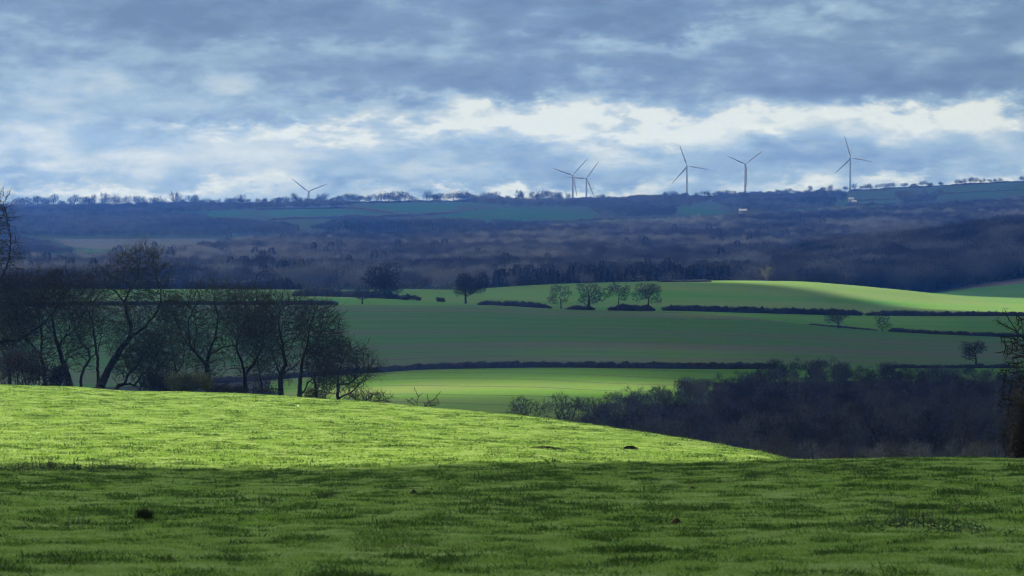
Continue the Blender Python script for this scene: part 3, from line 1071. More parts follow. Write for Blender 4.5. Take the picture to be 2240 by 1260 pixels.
hero('bare_tree', 11, 692, 266, [
    [(692, 875), (692, 845), (688, 815), (700, 790), (715, 765), (722, 740)],
    [(690, 825), (675, 805), (668, 780)]],
    [(710, 750, 42, 42), (735, 765, 38, 38), (685, 770, 34, 40)],
    0.17, 'small bare tree between the leaning stem and the end of the row', n=1000, row0=875)
hero('bare_tree', 12, 741, 256, [
    [(741, 880), (739, 850), (738, 835), (742, 800), (755, 770), (770, 755)],
    [(739, 848), (720, 852), (695, 848)],
    [(740, 835), (765, 830), (785, 815), (805, 800)],
    [(768, 868), (775, 845), (785, 830), (800, 822)]],
    [(765, 770, 48, 36), (795, 795, 40, 34), (740, 770, 34, 34), (815, 795, 24, 16), (720, 800, 30, 35)],
    0.19, 'last bare tree at the right end of the near row with low spreading crown', n=1400, row0=880)
hero('bare_shrub', 13, 800, 250, [
    [(790, 884), (800, 868), (815, 855), (830, 850)], [(795, 880), (780, 866), (770, 855)], [(795, 880), (815, 872), (840, 866)]],
    [(800, 862, 42, 18), (830, 864, 34, 18), (775, 864, 28, 16)],
    0.07, 'low twiggy shrub trailing off the right end of the tree row', n=650, row0=884, step=0.22, twig_len=0.35)
hero('bare_tree', 14, 20, 272, [
    [(22, 856), (20, 800), (30, 760), (25, 720), (40, 690)], [(20, 800), (0, 770), (-15, 740)]],
    [(30, 680, 50, 50), (0, 720, 40, 50), (60, 720, 40, 40), (25, 640, 50, 25)],
    0.18, 'bare tree crowded behind the brambles at the far left of the row', n=900, row0=856)
hero('bare_tree', 15, 575, 282, [
    [(578, 872), (574, 830), (566, 790), (560, 750), (570, 710)]],
    [(560, 730, 40, 50), (590, 740, 35, 40), (570, 690, 40, 30)],
    0.14, 'thin bare sapling behind the knotted trunk and the straight trunk', n=800, row0=874)
hero('bare_tree', 16, 385, 285, [
    [(392, 866), (388, 820), (380, 770), (372, 730), (360, 690)], [(388, 810), (400, 780), (402, 740)]],
    [(370, 700, 40, 45), (400, 730, 35, 45), (350, 740, 30, 40), (375, 660, 35, 28)],
    0.15, 'slim bare tree set back between the forked tree and the broad tree', n=900, row0=868)
hero('bare_tree', 17, 335, 290, [
    [(335, 866), (338, 820), (345, 780), (340, 730)]],
    [(335, 740, 40, 50), (365, 780, 30, 40), (310, 770, 30, 40)],
    0.12, 'young bare tree seen through the crown of the forked tree', n=700, row0=868)
# dead snags at the crest, right of the row
hero('dead_shrub', 20, 925, 222, [
    [(920, 898), (912, 884), (914, 868), (906, 853)], [(912, 884), (902, 875), (894, 880)], [(913, 872), (921, 866)],
    [(936, 900), (938, 882), (935, 866)], [(938, 884), (950, 876), (962, 862)], [(936, 898), (928, 884)], [(936, 898), (948, 890)],
    [(902, 895), (896, 882), (890, 876)]],
    [(950, 888, 18, 8), (935, 890, 14, 6)],
    0.085, 'dead leafless shrub with antler like broken stems on the hill crest', n=130, row0=898, step=0.16, twig_len=0.16, mats=(M['bark'], M['bark']))
# tree cut by the right edge, close to the viewer
hero('hedge_tree', 21, 2262, 128, [
    [(2262, 1010), (2262, 930), (2256, 860), (2250, 800), (2240, 760), (2222, 742), (2205, 738), (2190, 738)],
    [(2250, 800), (2262, 740), (2268, 690), (2262, 640)],
    [(2240, 760), (2228, 726), (2208, 716), (2188, 708), (2176, 700)],
    [(2226, 726), (2210, 700), (2205, 682)],
    [(2262, 900), (2230, 880), (2205, 875), (2188, 862)],
    [(2262, 930), (2225, 935), (2200, 945)],
    [(2268, 700), (2240, 700), (2222, 690)]],
    [(2225, 770, 35, 40), (2250, 730, 45, 40), (2215, 830, 36, 40), (2235, 890, 50, 50), (2215, 955, 42, 48), (2290, 800, 50, 120), (2250, 970, 50, 40)],
    0.16, 'dark hedgerow tree with jagged boughs entering at the right edge', n=1700, step=0.17, twig_len=0.26)

# leafy or brambly shrubs: many small slips in an uneven heap
def bush(kind, seed, u, d, wpx, hpx, mat, label, n=2600, leaf=0.09, cat='bush', group=None, depth=0.7, stems=26):
    g = at(u, d)
    mpp = d / F
    rng = np.random.default_rng(seed)
    W, Hh = wpx * mpp / 2, hpx * mpp
    ncl = 16
    C = np.stack([rng.uniform(-.8, .8, ncl) * W, rng.uniform(-.7, .7, ncl) * W * depth, rng.uniform(0.15, 0.68, ncl) * Hh], 1)
    C[:, 2] *= np.clip(1.15 - (np.abs(C[:, 0]) / W) ** 2 * 0.6, 0.4, 1)
    rr = rng.uniform(0.25, 0.42, ncl)
    ci = rng.integers(0, ncl, n)
    v = rng.normal(0, 1, (n, 3)); v /= np.linalg.norm(v, axis=1, keepdims=True)
    p = C[ci] + v * (rng.uniform(0.3, 1, n) ** 0.6 * rr[ci])[:, None] * np.array([W * 1.0, W * depth, Hh * 0.95])
    p[:, 2] = np.abs(p[:, 2])
    q = p + rng.normal(0, 1, p.shape) * leaf * 1.5 + np.array([0, 0, leaf * .5])
    v1, f1 = blades(p, q, np.full(n, leaf), rng)
    # the woody framework
    st0 = np.stack([rng.normal(0, W * .25, stems), rng.normal(0, W * .2, stems), np.full(stems, -.2)], 1)
    st1 = C[rng.integers(0, ncl, stems)] * np.array([1, 1, 1.15])
    v2, f2 = tubes(st0, st1, np.full(stems, .035), np.full(stems, .012), 4)
    t = empty(kind, g)
    tag(t, label, cat, group)
    obj('stems', mesh_from(kind + '_stems', v2, f2, M['bark'], True), t)
    obj('foliage', mesh_from(kind + '_foliage', v1, f1, mat), t)
    return t


bush('ivy_bush', 1, 415, 252, 104, 55, M['green_bush'], 'yellow green bush at the foot of the near tree row', n=5200, leaf=.085)
bush('bramble_thicket', 2, 55, 255, 150, 95, M['brown_bush'], 'brown bramble heap filling the left end of the tree row', n=7000, leaf=.08)
bush('bramble_thicket', 3, 130, 262, 60, 60, M['brown_bush'], 'smaller brown bramble beside the big bramble heap', n=2600, leaf=.08)
bush('hawthorn_bush', 4, 340, 268, 90, 60, M['hedge'], 'dark bush behind the arching bough at the forked tree', n=3600, leaf=.07)
bush('hawthorn_bush', 5, 500, 262, 80, 40, M['hedge'], 'dark low bush between the broad tree and the knotted tree', n=2600, leaf=.07)
bush('hawthorn_bush', 6, 575, 262, 60, 34, M['hedge'], 'dark low bush between the knotted tree and the straight trunk', n=1800, leaf=.06)
bush('hawthorn_bush', 7, 690, 262, 70, 44, M['hedge'], 'dark twiggy bush under the leaning twin stemmed tree', n=2000, leaf=.06)
bush('ivy_bush', 8, 2242, 126, 90, 290, M['brown_bush'], 'brown and green undergrowth round the tree at the right edge', n=8000, leaf=.05)

# ---- trees standing alone in the fields, half way to the far woods
def field_tree(kind, seed, u, d, top, wpx, label, base_frac=0.28, mats=None, n=620, trunk=0.35, tw=0.06, flat=0.8, lobes=10, twn=6):
    g = at(u, d)
    mpp = d / F
    row = YH - g.z / mpp
    H = max(3.0, (row - top) * mpp)
    ms = make_tree_meshes(kind, seed, H, wpx * mpp / 2 * 1.18, H * base_frac * .75, trunk, n=int(n * 1.4), step=0.55, tip=0.018, twig_n=twn, twig_len=0.9, twig_w=tw, mats=mats, flat=flat, lobes=lobes)
    return tree_obj(kind, ms, g, 0, 1.0, label)


FT = (M['bark'], M['twig'])
field_tree('oak_tree', 30, 842, 1345, 575, 106, 'dense dark oak with thick trunk above the left end of the pale grass strip', .24, n=1200, trunk=.7, tw=.09, twn=7)
field_tree('small_tree', 31, 793, 1265, 630, 50, 'small round bare tree left of and below the dense dark oak', .34, n=450, trunk=.35)
field_tree('spreading_tree', 32, 1018, 1300, 586, 92, 'tall dark bare tree with a fan crown left of the four hedge trees', .30, n=950, trunk=.5, mats=(M['bark'], M['hedge']), tw=.10)
field_tree('hedge_oak', 33, 1227, 1260, 621, 46, 'leftmost and narrowest of the four bare trees in the middle hedge', .2, n=480, trunk=.28)
field_tree('hedge_oak', 34, 1287, 1252, 617, 62, 'thick trunked second of the four bare trees in the middle hedge', .3, n=650, trunk=.62)
field_tree('hedge_oak', 35, 1352, 1252, 618, 52, 'thin trunked third of the four bare trees in the middle hedge', .3, n=520, trunk=.3)
field_tree('hedge_oak', 36, 1418, 1252, 615, 64, 'rightmost and bushiest of the four bare trees in the middle hedge', .22, n=700, trunk=.4)
field_tree('field_oak', 37, 1834, 1170, 671, 54, 'small umbrella shaped bare oak on the right hand middle hedge line', .34, n=420, trunk=.32)
field_tree('field_tree', 38, 1929, 1158, 684, 34, 'narrow bare tree just right of the umbrella shaped oak', .15, n=360, trunk=.22)
field_tree('field_oak', 39, 2135, 915, 750, 64, 'wide bare oak standing alone above the dark wood near the right edge', .34, n=560, trunk=.36, tw=.07)
field_tree('pale_tree', 40, 1677, 1550, 575, 27, 'thin pale tree on the sunlit crest of the green hill', .12, mats=(M['pale_tree'], M['pale_tree']), n=200, trunk=.2)
field_tree('distant_tree', 41, 562, 1620, 545, 72, 'round bare tree against the far woods above the near tree row', .2, n=600, trunk=.4)
field_tree('distant_tree', 42, 395, 1600, 565, 52, 'dark bare tree half hidden behind the near row right of the forked tree', .2, n=500, trunk=.35)
bush('field_bush', 50, 897, 1330, 46, 14, M['hedge'], 'dark low bush right of the dense dark oak', n=700, leaf=.35, stems=8)
bush('field_bush', 51, 963, 1320, 22, 11, M['hedge'], 'small dark bush left of the tall fan crowned tree', n=400, leaf=.3, stems=6)

# ---- the dark wood on the right
wood_vars = []
for i, (H, sp, bs, tr, n) in enumerate([(12, 3.8, 2.2, .15, 640), (12.5, 3.4, 2.6, .13, 560), (11.5, 4.2, 2.0, .16, 700), (13, 3.6, 2.8, .15, 620)]):
    wood_vars.append(make_tree_meshes('wood_tree', 60 + i, H, sp, bs, tr, n=n, step=0.5, tip=0.013, twig_n=6, twig_len=1.0, twig_w=0.05,
                                      mats=(M['wood_bark'], M['grey_twig']), up=0.16, side=2))
whip_vars = []
for i in range(3):
    whip_vars.append(make_tree_meshes('whip_tree', 70 + i, 11.5, 2.3, 1.0, .07, n=480, step=0.5, tip=0.012, twig_n=6, twig_len=1.2, twig_w=0.045,
                                      mats=(M['wood_bark'], M['whip_twig']), up=0.5, flat=1.5, side=2))


def top_row(u):
    return float(np.interp(u, [1105, 1125, 1160, 1200, 1212, 1240, 1262, 1275, 1300, 1335, 1380, 1450, 1520, 1600, 1680, 1800, 1950, 2000, 2200, 2300],
                           [905, 880, 867, 874, 862, 856, 868, 862, 856, 850, 830, 826, 810, 793, 780, 777, 780, 789, 794, 796]))


rw = random.Random(5)
first_w = {}


def wood_tree(kind, var, vi, u, d, top, label, group):
    g = at(u, d)
    row = YH - g.z * F / d
    H = (row - top) * d / F
    h0 = {0: 12, 1: 12.5, 2: 11.5, 3: 13, 4: 12, 5: 12.5, 6: 12}[vi] if var is wood_vars else 11.5
    s = H / h0
    if s < 0.45: return
    s = min(s, 1.35)
    key = (kind, vi)
    if key not in first_w:
        t = tree_obj(kind, var[vi], g, 0, 1, label, 'tree', group)
        first_w[key] = t
    else:
        t = copy_tree(first_w[key])
        t['label'] = label; t['group'] = group
    t.location = g
    t.rotation_euler = (0, 0, rw.uniform(0, 6.28))
    k = rw.uniform(0.9, 1.15)
    t.scale = (s * k, s * k, s)


for i, (H, sp) in enumerate([(12, 4.6), (12.5, 3.9), (12, 4.2)]):
    wood_vars.append(make_tree_meshes('edge_tree', 90 + i, H, sp, 1.6, .16, n=1000, step=0.42, tip=0.013, twig_n=5, twig_len=0.9, twig_w=0.04,
                                      mats=(M['bark'], M['hedge']), up=0.16, side=2))
wood_tree('wood_tree', wood_vars, 4, 1160, 600, 864, 'leftmost rounded bare tree of the dark wood, standing against the sunlit field', None)
wood_tree('wood_tree', wood_vars, 5, 1236, 600, 853, 'second bare tree from the left end of the dark wood, with an airy pale crown', None)
wood_tree('wood_tree', wood_vars, 6, 1296, 610, 853, 'third bare tree from the left end of the dark wood', None)
for o_ in first_w.values():
    pass
for row_i, (d0, stp, u0, off) in enumerate([(800, 34, 1600, 2), (760, 30, 1500, 0), (700, 28, 1350, 2), (640, 30, 1310, 12), (575, 34, 1270, 36), (515, 40, 1260, 60)]):
    u = u0
    while u < 2290:
        d = d0 + rw.uniform(-22, 22)
        uu = u + rw.uniform(-14, 14)
        tp = max(top_row(uu) + off * 0.5 + rw.uniform(-4, 16), 0)
        # nearer ranks stand lower in the picture because the ground falls
        g = at(uu, d); row = YH - g.z * F / d
        tp = max(tp, row - 13.2 * F / d)
        if row_i <= 2 and uu < 1950:
            lab, grp = 'bare grey tree along the upper skyline edge of the dark wood', 'trees on the upper edge of the dark wood'
        else:
            lab, grp = 'bare grey tree packed inside the dark wood', 'trees inside the dark wood'
        wood_tree('wood_tree', wood_vars, rw.randrange(4), uu, d, tp, lab, grp)
        u += stp * rw.uniform(0.75, 1.2)
for (d0, stp, u0) in [(455, 34, 1330), (400, 40, 1420), (345, 46, 1560), (740, 34, 1530)]:
    u = u0
    while u < 2300:
        d = d0 + rw.uniform(-20, 20); uu = u + rw.uniform(-14, 14)
        g = at(uu, d); row = YH - g.z * F / d
        tp = row - rw.uniform(8.5, 11) * F / d
        tp = max(tp, (892 if d0 < 500 else top_row(uu) + 22) + rw.uniform(0, 26))
        wood_tree('whip_tree', whip_vars, rw.randrange(3), uu, d, tp, 'slim upright whippy tree in the thicket along the front of the dark wood' if d0 < 500 else 'slim undergrowth tree below the upper edge of the dark wood', 'whippy trees in front of the dark wood' if d0 < 500 else 'undergrowth trees below the upper edge of the dark wood')
        u += stp * rw.uniform(0.75, 1.2)
# three low bushes at the left foot of the wood
bush('hawthorn_bush', 55, 1200, 560, 90, 70, M['hedge'], 'dark low thicket at the foot of the two leftmost wood trees', n=2600, leaf=.16)
bush('hawthorn_bush', 56, 1300, 540, 110, 80, M['hedge'], 'dark low thicket at the foot of the third wood tree', n=3200, leaf=.16)

# ------------------------------------------------------------------ hedges
def hedge(kind, seed, pts, hgt, wid, label, mat=None, gaps=0.0, rough=0.35, twigs=6.0, cat='hedge', group=None, leaf=None):
    """pts: list of (u, d) along the line"""
    rng = np.random.default_rng(seed)
    P = [at(u, d) for u, d in pts]
    segs = [(np.array(a), np.array(b)) for a, b in zip(P[:-1], P[1:])]
    tot = sum(np.linalg.norm(b - a) for a, b in segs)
    stepm = max(1.0, tot / 260)
    cen = []
    us_ = np.concatenate([np.linspace(pts[i][0], pts[i + 1][0], max(2, int(np.linalg.norm(segs[i][1] - segs[i][0]) / stepm)), endpoint=False) for i in range(len(segs))] + [[pts[-1][0]]])
    ds_ = np.interp(us_, [p[0] for p in pts], [p[1] for p in pts])
    zs = gz(us_, ds_)
    xs = ds_ * (us_ - 1120) / F
    C = np.stack([xs, ds_, zs], 1)
    n = len(C)
    T = np.gradient(C, axis=0); T[:, 2] = 0; T /= np.linalg.norm(T, axis=1, keepdims=True) + 1e-9
    Nn = np.stack([-T[:, 1], T[:, 0], np.zeros(n)], 1)
    s = np.arange(n) * stepm
    hh = hgt * (1 - rough + 2 * rough * fbm(s / (hgt * 3.2), s * 0 + seed, seed, 4))
    if gaps:
        hh = hh * (1 - gaps * sstep(fbm(s / (hgt * 8), s * 0 + 7, seed + 3, 2), 0.52, 0.62))
    ends = np.minimum(s, s[-1] - s) / (hgt * 1.2)
    hh = hh * np.clip(.35 + .65 * ends, 0.3, 1) * (1 + .10 * rng.normal(0, 1, n))
    hh = np.maximum(hh, 0.25)
    ww = wid / 2 * (0.7 + 0.6 * fbm(s / (hgt * 1.5), s * 0 + 2, seed + 5, 3))
    prof = [(-1, -.3), (-1.05, .35), (-.75, .75), (-.25, .93), (.3, .9), (.8, .7), (1.05, .3), (1, -.3)]
    V = np.stack([C + Nn * (a * ww)[:, None] + np.array([0, 0, 1.0]) * (b * hh * 0.86)[:, None] for a, b in prof], 1)
    V = V + rng.normal(0, hgt * 0.08, V.shape)
    i = np.arange(n * len(prof)).reshape(n, len(prof))
    Fq = np.stack([i[:-1, :-1], i[1:, :-1], i[1:, 1:], i[:-1, 1:]], -1).reshape(-1, 4)
    V = V.reshape(-1, 3)
    # twigs poking out
    m = int(min(9000, tot * twigs))
    k = rng.integers(0, n, m); fr = rng.uniform(-1, 1, m)
    base = C[k] + T[k] * (rng.uniform(-.5, .5, m) * stepm)[:, None] + Nn[k] * (fr * ww[k])[:, None]
    base[:, 2] += hh[k] * rng.uniform(0.15, 0.9, m) * (1 - 0.25 * np.abs(fr))
    dv = rng.normal(0, .5, (m, 3)) + np.array([0, 0, .8]) + Nn[k] * (fr * .5)[:, None]
    dv /= np.linalg.norm(dv, axis=1, keepdims=True)
    v2, f2 = blades(base, base + dv * (hgt * rng.uniform(.15, .42, m))[:, None], np.full(m, leaf or hgt * 0.06), rng)
    # local origin at the middle of the hedge
    o0 = C[n // 2].copy()
    me = mesh_from(kind, np.concatenate([V, v2]) - o0, [Fq, f2 + len(V)], mat or M['hedge'])
    return tag(obj(kind, me, loc=o0), label, cat, group)


def krow(k, us_, dd_=0.0):
    return [(u, float(kd(k, u)) + dd_) for u in us_]


hedge('field_hedge', 1, krow(10, range(380, 1720, 40)), 2.1, 2.0, 'long dark trimmed hedge along the top of the sunlit valley field', rough=.16, twigs=9)
hedge('field_hedge', 2, krow(10, range(1940, 2260, 40)), 1.5, 1.8, 'low dark hedge at the foot of the lone oak by the right edge', rough=.2, twigs=8)
hedge('field_hedge', 3, krow(12, range(-60, 760, 40), 4), 2.0, 2.2, 'dark hedge crossing behind the near tree row at left', rough=.3, twigs=7)
hedge('field_hedge', 4, krow(12, list(range(1045, 1215, 20)), 6), 2.7, 3.0, 'shaggy hedge running left from the four hedge trees', rough=.4, twigs=9)
hedge('field_hedge', 5, krow(12, [1238, 1260, 1280, 1302], 5), 2.4, 3.0, 'short piece of hedge between the first and second hedge trees', rough=.4, twigs=12)
hedge('field_hedge', 6, krow(12, [1330, 1350, 1375, 1400, 1432], 5), 2.4, 3.0, 'short bushy piece of hedge between the third and fourth hedge trees', rough=.5, twigs=12)
hedge('field_hedge', 7, krow(13, range(1448, 1900, 40), -4), 3.1, 3.5, 'thick tall hedge right of the four hedge trees below the green hill', rough=.3, twigs=9)
hedge('field_hedge', 8, krow(13, range(1894, 2290, 40), -4), 2.8, 3.0, 'straight dark hedge along the foot of the sunlit hill slope at right', rough=.3, twigs=9)
hedge('field_hedge', 9, krow(12, range(1770, 1925, 25), 3), 0.9, 1.2, 'thin low hedge line under the umbrella shaped oak', rough=.3, twigs=7)
hedge('field_hedge', 10, krow(12, range(1944, 2290, 30), 3), 1.8, 2.0, 'dark clipped hedge running from the narrow tree to the right edge', rough=.25, twigs=9)
hedge('field_hedge', 11, [(640, 1365), (700, 1362), (760, 1358), (800, 1352), (880, 1348)], 4.2, 4.0, 'overgrown hedge left of the dense dark oak', rough=.4, gaps=.6, twigs=9)
hedge('field_hedge', 12, [(-60, 1600), (100, 1600), (300, 1600), (500, 1600), (660, 1600)], 6.5, 7.0, 'tall dark tree belt behind the near row along the pale field edge', rough=.35, twigs=12)
hedge('hilltop_scrub', 13, [(1440, 1548), (1480, 1548), (1520, 1546), (1556, 1546)], 1.6, 4.0, 'strip of dark gorse scrub on top of the green hill', rough=.6, twigs=9)
bush('hill_bush', 52, 1805, 1640, 46, 22, M['conifer'], 'dark evergreen clump just over the crest of the sunlit hill', n=900, leaf=.5, stems=6)

# hedge lines and small woods on the far slopes
FARH = [
    ([(560, 458), (650, 457), (740, 455), (800, 457), (850, 464), (900, 470)], 4, 'hedge bending down across the far slope below the leftmost turbine'),
    ([(590, 482), (700, 478), (860, 474), (980, 468), (1040, 460)], 5, 'far hedge rising right through the hillside fields below the skyline'),
    ([(1130, 489), (1250, 484), (1330, 480), (1470, 477)], 4, 'far hedge along the lower edge of the green hillside field'),
    ([(1300, 496), (1420, 492), (1560, 489)], 4, 'far hedge under the hillside fields below the paired turbines'),
    ([(1600, 472), (1700, 470), (1790, 471)], 4, 'far hedge right of the white farmhouse'),
    ([(1850, 449), (1960, 447), (2050, 450)], 5, 'far hedge below the hillside hamlet'),
    ([(1860, 440), (1960, 436), (2060, 425), (2160, 420), (2240, 415)], 4, 'far hedge climbing the hillside at right below the ridge'),
    ([(1560, 440), (1680, 436), (1800, 436)], 5, 'far hedge beneath the ridge between the two right hand turbines'),
]
for i, (pl, h, lab) in enumerate(FARH):
    pts = [(u, d_of_row(u, y, 3300, 5450)) for u, y in pl]
    hedge('far_hedge', 20 + i, pts, h, h, lab, rough=.5, gaps=.35, twigs=3.0, leaf=0.7)

# ------------------------------------------------------------------ far woods: masses of bare crowns, too many to count
def crown_clump(seed, H, W, n, mat, conifer=False, size=0.9, trunk=0):
    rng = np.random.default_rng(seed)
    if conifer:
        z = rng.uniform(0.05, 1, n) ** 0.9
        r_ = W / 2 * (1.03 - z) ** 0.5 * rng.uniform(0.35, 1, n)
        a = rng.uniform(0, 6.283, n)
        p = np.stack([np.cos(a) * r_, np.sin(a) * r_, z * H], 1)
        q = p + np.stack([np.cos(a) * size, np.sin(a) * size, -np.full(n, size * .35)], 1) * rng.uniform(.5, 1.3, (n, 1))
        v, f = blades(p, q, np.full(n, size * .8), rng)
    else:
        p = []
        for k in range(7):
            c = np.array([rng.normal(0, W * .2), rng.normal(0, W * .2), H * rng.uniform(.45, .74)])
            p.append(ell_points(rng, n // 7, c, (W * .32, W * .32, H * .26), .3))
        p = np.concatenate(p)
        c0 = np.array([0, 0, H * .3])
        dv = p - c0; dv /= np.linalg.norm(dv, axis=1, keepdims=True)
        dv = dv + rng.normal(0, .45, dv.shape)
        v, f = blades(p, p + dv * size * rng.uniform(.6, 1.4, (len(p), 1)), np.full(len(p), size * .26), rng)
        # lower branches and stem
        m = 14
        b0 = np.stack([rng.normal(0, W * .12, m), rng.normal(0, W * .12, m), rng.uniform(0, H * .4, m)], 1)
        b1 = b0 + np.stack([rng.normal(0, W * .2, m), rng.normal(0, W * .2, m), rng.uniform(H * .15, H * .35, m)], 1)
        v2, f2 = blades(b0, b1, np.full(m, .3), rng)
        v = np.concatenate([v, v2]); f = np.concatenate([f, f2 + len(v) - len(v2)])
    if trunk:
        v3, f3 = tubes(np.array([[0, 0, -4.]]), np.array([[0, 0, H * .62]]), np.array([trunk]), np.array([trunk * .5]), 5)
        return mesh_from('crown_clump', np.concatenate([v, v3]), [f, f3 + len(v)], mat)
    return mesh_from('crown_clump', v, f, mat)


def gn_scatter(name, pts, scale, tone, rotz, variants):
    """one object whose points carry copies of a few clump meshes"""
    me = bpy.data.meshes.new(name)
    pts = np.asarray(pts, np.float32)
    me.vertices.add(len(pts)); me.vertices.foreach_set('co', pts.ravel())
    for an, arr in (('size', scale), ('tone', tone), ('turn', rotz)):
        a_ = me.attributes.new(an, 'FLOAT', 'POINT'); a_.data.foreach_set('value', np.asarray(arr, np.float32))
    o = obj(name, me)
    src = bpy.data.collections.new(name + '_source')
    for v in variants:
        src.objects.link(bpy.data.objects.new(name + '_piece', v))
    ng = bpy.data.node_groups.new(name + '_scatter', 'GeometryNodeTree')
    ng.interface.new_socket('Geometry', in_out='INPUT', socket_type='NodeSocketGeometry')
    ng.interface.new_socket('Geometry', in_out='OUTPUT', socket_type='NodeSocketGeometry')
    N = ng.nodes; L = ng.links
    gi = N.new('NodeGroupInput'); go = N.new('NodeGroupOutput')
    ci = N.new('GeometryNodeCollectionInfo'); ci.inputs['Collection'].default_value = src
    ci.inputs['Separate Children'].default_value = True; ci.inputs['Reset Children'].default_value = True
    ip = N.new('GeometryNodeInstanceOnPoints'); ip.inputs['Pick Instance'].default_value = True
    na = {}
    for an in ('size', 'tone', 'turn'):
        nn = N.new('GeometryNodeInputNamedAttribute'); nn.data_type = 'FLOAT'; nn.inputs['Name'].default_value = an
        na[an] = [s_ for s_ in nn.outputs if s_.enabled and s_.name == 'Attribute'][0]
    cx = N.new('ShaderNodeCombineXYZ'); L.new(na['turn'], cx.inputs[2])
    ri = N.new('FunctionNodeRandomValue'); ri.data_type = 'INT'
    ints = [s_ for s_ in ri.inputs if s_.enabled]
    for s_ in ri.inputs:
        if s_.enabled and s_.name == 'Min': s_.default_value = 0
        if s_.enabled and s_.name == 'Max': s_.default_value = len(variants) - 1
    ro = [s_ for s_ in ri.outputs if s_.enabled][0]
    L.new(gi.outputs[0], ip.inputs['Points']); L.new(ci.outputs[0], ip.inputs['Instance'])
    L.new(ro, ip.inputs['Instance Index']); L.new(cx.outputs[0], ip.inputs['Rotation']); L.new(na['size'], ip.inputs['Scale'])
    st = N.new('GeometryNodeStoreNamedAttribute'); st.data_type = 'FLOAT'; st.domain = 'INSTANCE'; st.inputs['Name'].default_value = 'tone'
    # the tone is carried from the points onto the instances
    L.new(ip.outputs[0], st.inputs['Geometry'])
    vs = [s_ for s_ in st.inputs if s_.enabled and s_.name == 'Value'][0]
    L.new(na['tone'], vs)
    L.new(st.outputs[0], go.inputs[0])
    md = o.modifiers.new('scatter', 'NODES'); md.node_group = ng
    return tag(o, kind='stuff')


M['far_bare'] = stuff_mat('far_bare_crowns', (.006, .007, .008), (.058, .056, .054), (.150, .138, .122), 0.15)
M['far_con'] = stuff_mat('far_conifers', (.006, .010, .008), (.012, .018, .013), (.026, .032, .022), 0.1)
bare_vars = [crown_clump(200 + i, 13, 11 + i, 700, M['far_bare']) for i in range(4)]
con_vars = [crown_clump(220 + i, 13, 8.5 + i, 600, M['far_con'], True) for i in range(3)]


def scatter_wood(polys, seed, n_try, dens_fn=None, lo=1640, hi=5400, tone_fn=None, size=(0.7, 1.15)):
    """bases of trees spread over the ground seen inside the polygons"""
    rng = np.random.default_rng(seed)
    d = np.sqrt(rng.uniform(lo ** 2, hi ** 2, n_try)); u = rng.uniform(-120, 2360, n_try)
    z = ground(u, d)
    y = YH - z * F / d
    keep = np.zeros(n_try, bool)
    for p in polys: keep |= inpoly(u, y, p)
    for rid, p in FAR_FIELDS: keep &= ~inpoly(u, y, p)
    if dens_fn is not None: keep &= dens_fn(u, y, d, rng)
    u, d, z, y = u[keep], d[keep], z[keep], y[keep]
    x = d * (u - 1120) / F
    tone = np.clip(fbm(x / 110, d / 160, seed, 3) * 1.7 - 0.42 + rng.normal(0, .24, len(u)), 0, 1)
    sz = rng.uniform(size[0], size[1], len(u)) * (0.85 + 0.3 * fbm(x / 80, d / 80, seed + 4, 2))
    return np.stack([x, d, z - .3], 1), sz, tone, rng.uniform(0, 6.28, len(u))


# main belt from the back of the green hill up to the far fields
belt = [[(-120, 640), (-120, 568), (100, 585), (300, 570), (480, 548), (640, 528), (900, 524), (1120, 518), (1300, 502), (1600, 488), (1800, 470), (2360, 440), (2360, 600),
         (2240, 600), (2120, 618), (2000, 640), (1700, 640), (1200, 640), (900, 640), (500, 640)]]
p_, s_, t_, r_ = scatter_wood(belt, 301, 26000, lambda u, y, d, rng: rng.uniform(0, 1, len(u)) < np.where((u > 1040) & (u < 1640) & (d < 1860), 0.06, np.clip(1.0 - (d - 1700) / 5200, 0.35, 1)), 1700, 4700)
gn_scatter('far_woodland', p_, s_, t_, r_, bare_vars)
# darker woods higher up the far slope
upper = [[(-120, 518), (0, 500), (200, 492), (460, 486), (640, 500), (640, 516), (470, 520), (200, 520)],
         [(680, 506), (760, 486), (1000, 490), (1200, 500), (1200, 512), (1000, 508), (800, 510)],
         [(-120, 565), (-120, 525), (60, 530), (110, 548), (160, 562), (100, 566)],
         [(-120, 500), (-120, 470), (40, 468), (280, 470), (470, 482), (200, 492)],
         [(-120, 470), (-120, 452), (300, 452), (450, 450), (440, 466), (200, 474)], [(430, 456), (700, 449), (770, 449), (750, 456), (560, 458), (440, 466)],
         [(1000, 443), (1300, 441), (1500, 434), (1560, 440), (1500, 455), (1300, 456), (1100, 452)], [(1290, 458), (1470, 458), (1480, 474), (1320, 478)],
         [(1560, 432), (1700, 429), (1850, 424), (1850, 440), (1820, 455), (1700, 466), (1610, 462), (1570, 450)], [(1960, 430), (2060, 428), (2040, 444), (1980, 450)],
         [(1950, 480), (2000, 462), (2120, 450), (2240, 440), (2360, 440), (2360, 470), (2120, 480)]]
p_, s_, t_, r_ = scatter_wood(upper, 305, 22000, None, 2600, 5300, size=(.6, .95))
gn_scatter('upper_woodland', p_, s_, t_ * 0.40, r_, bare_vars)
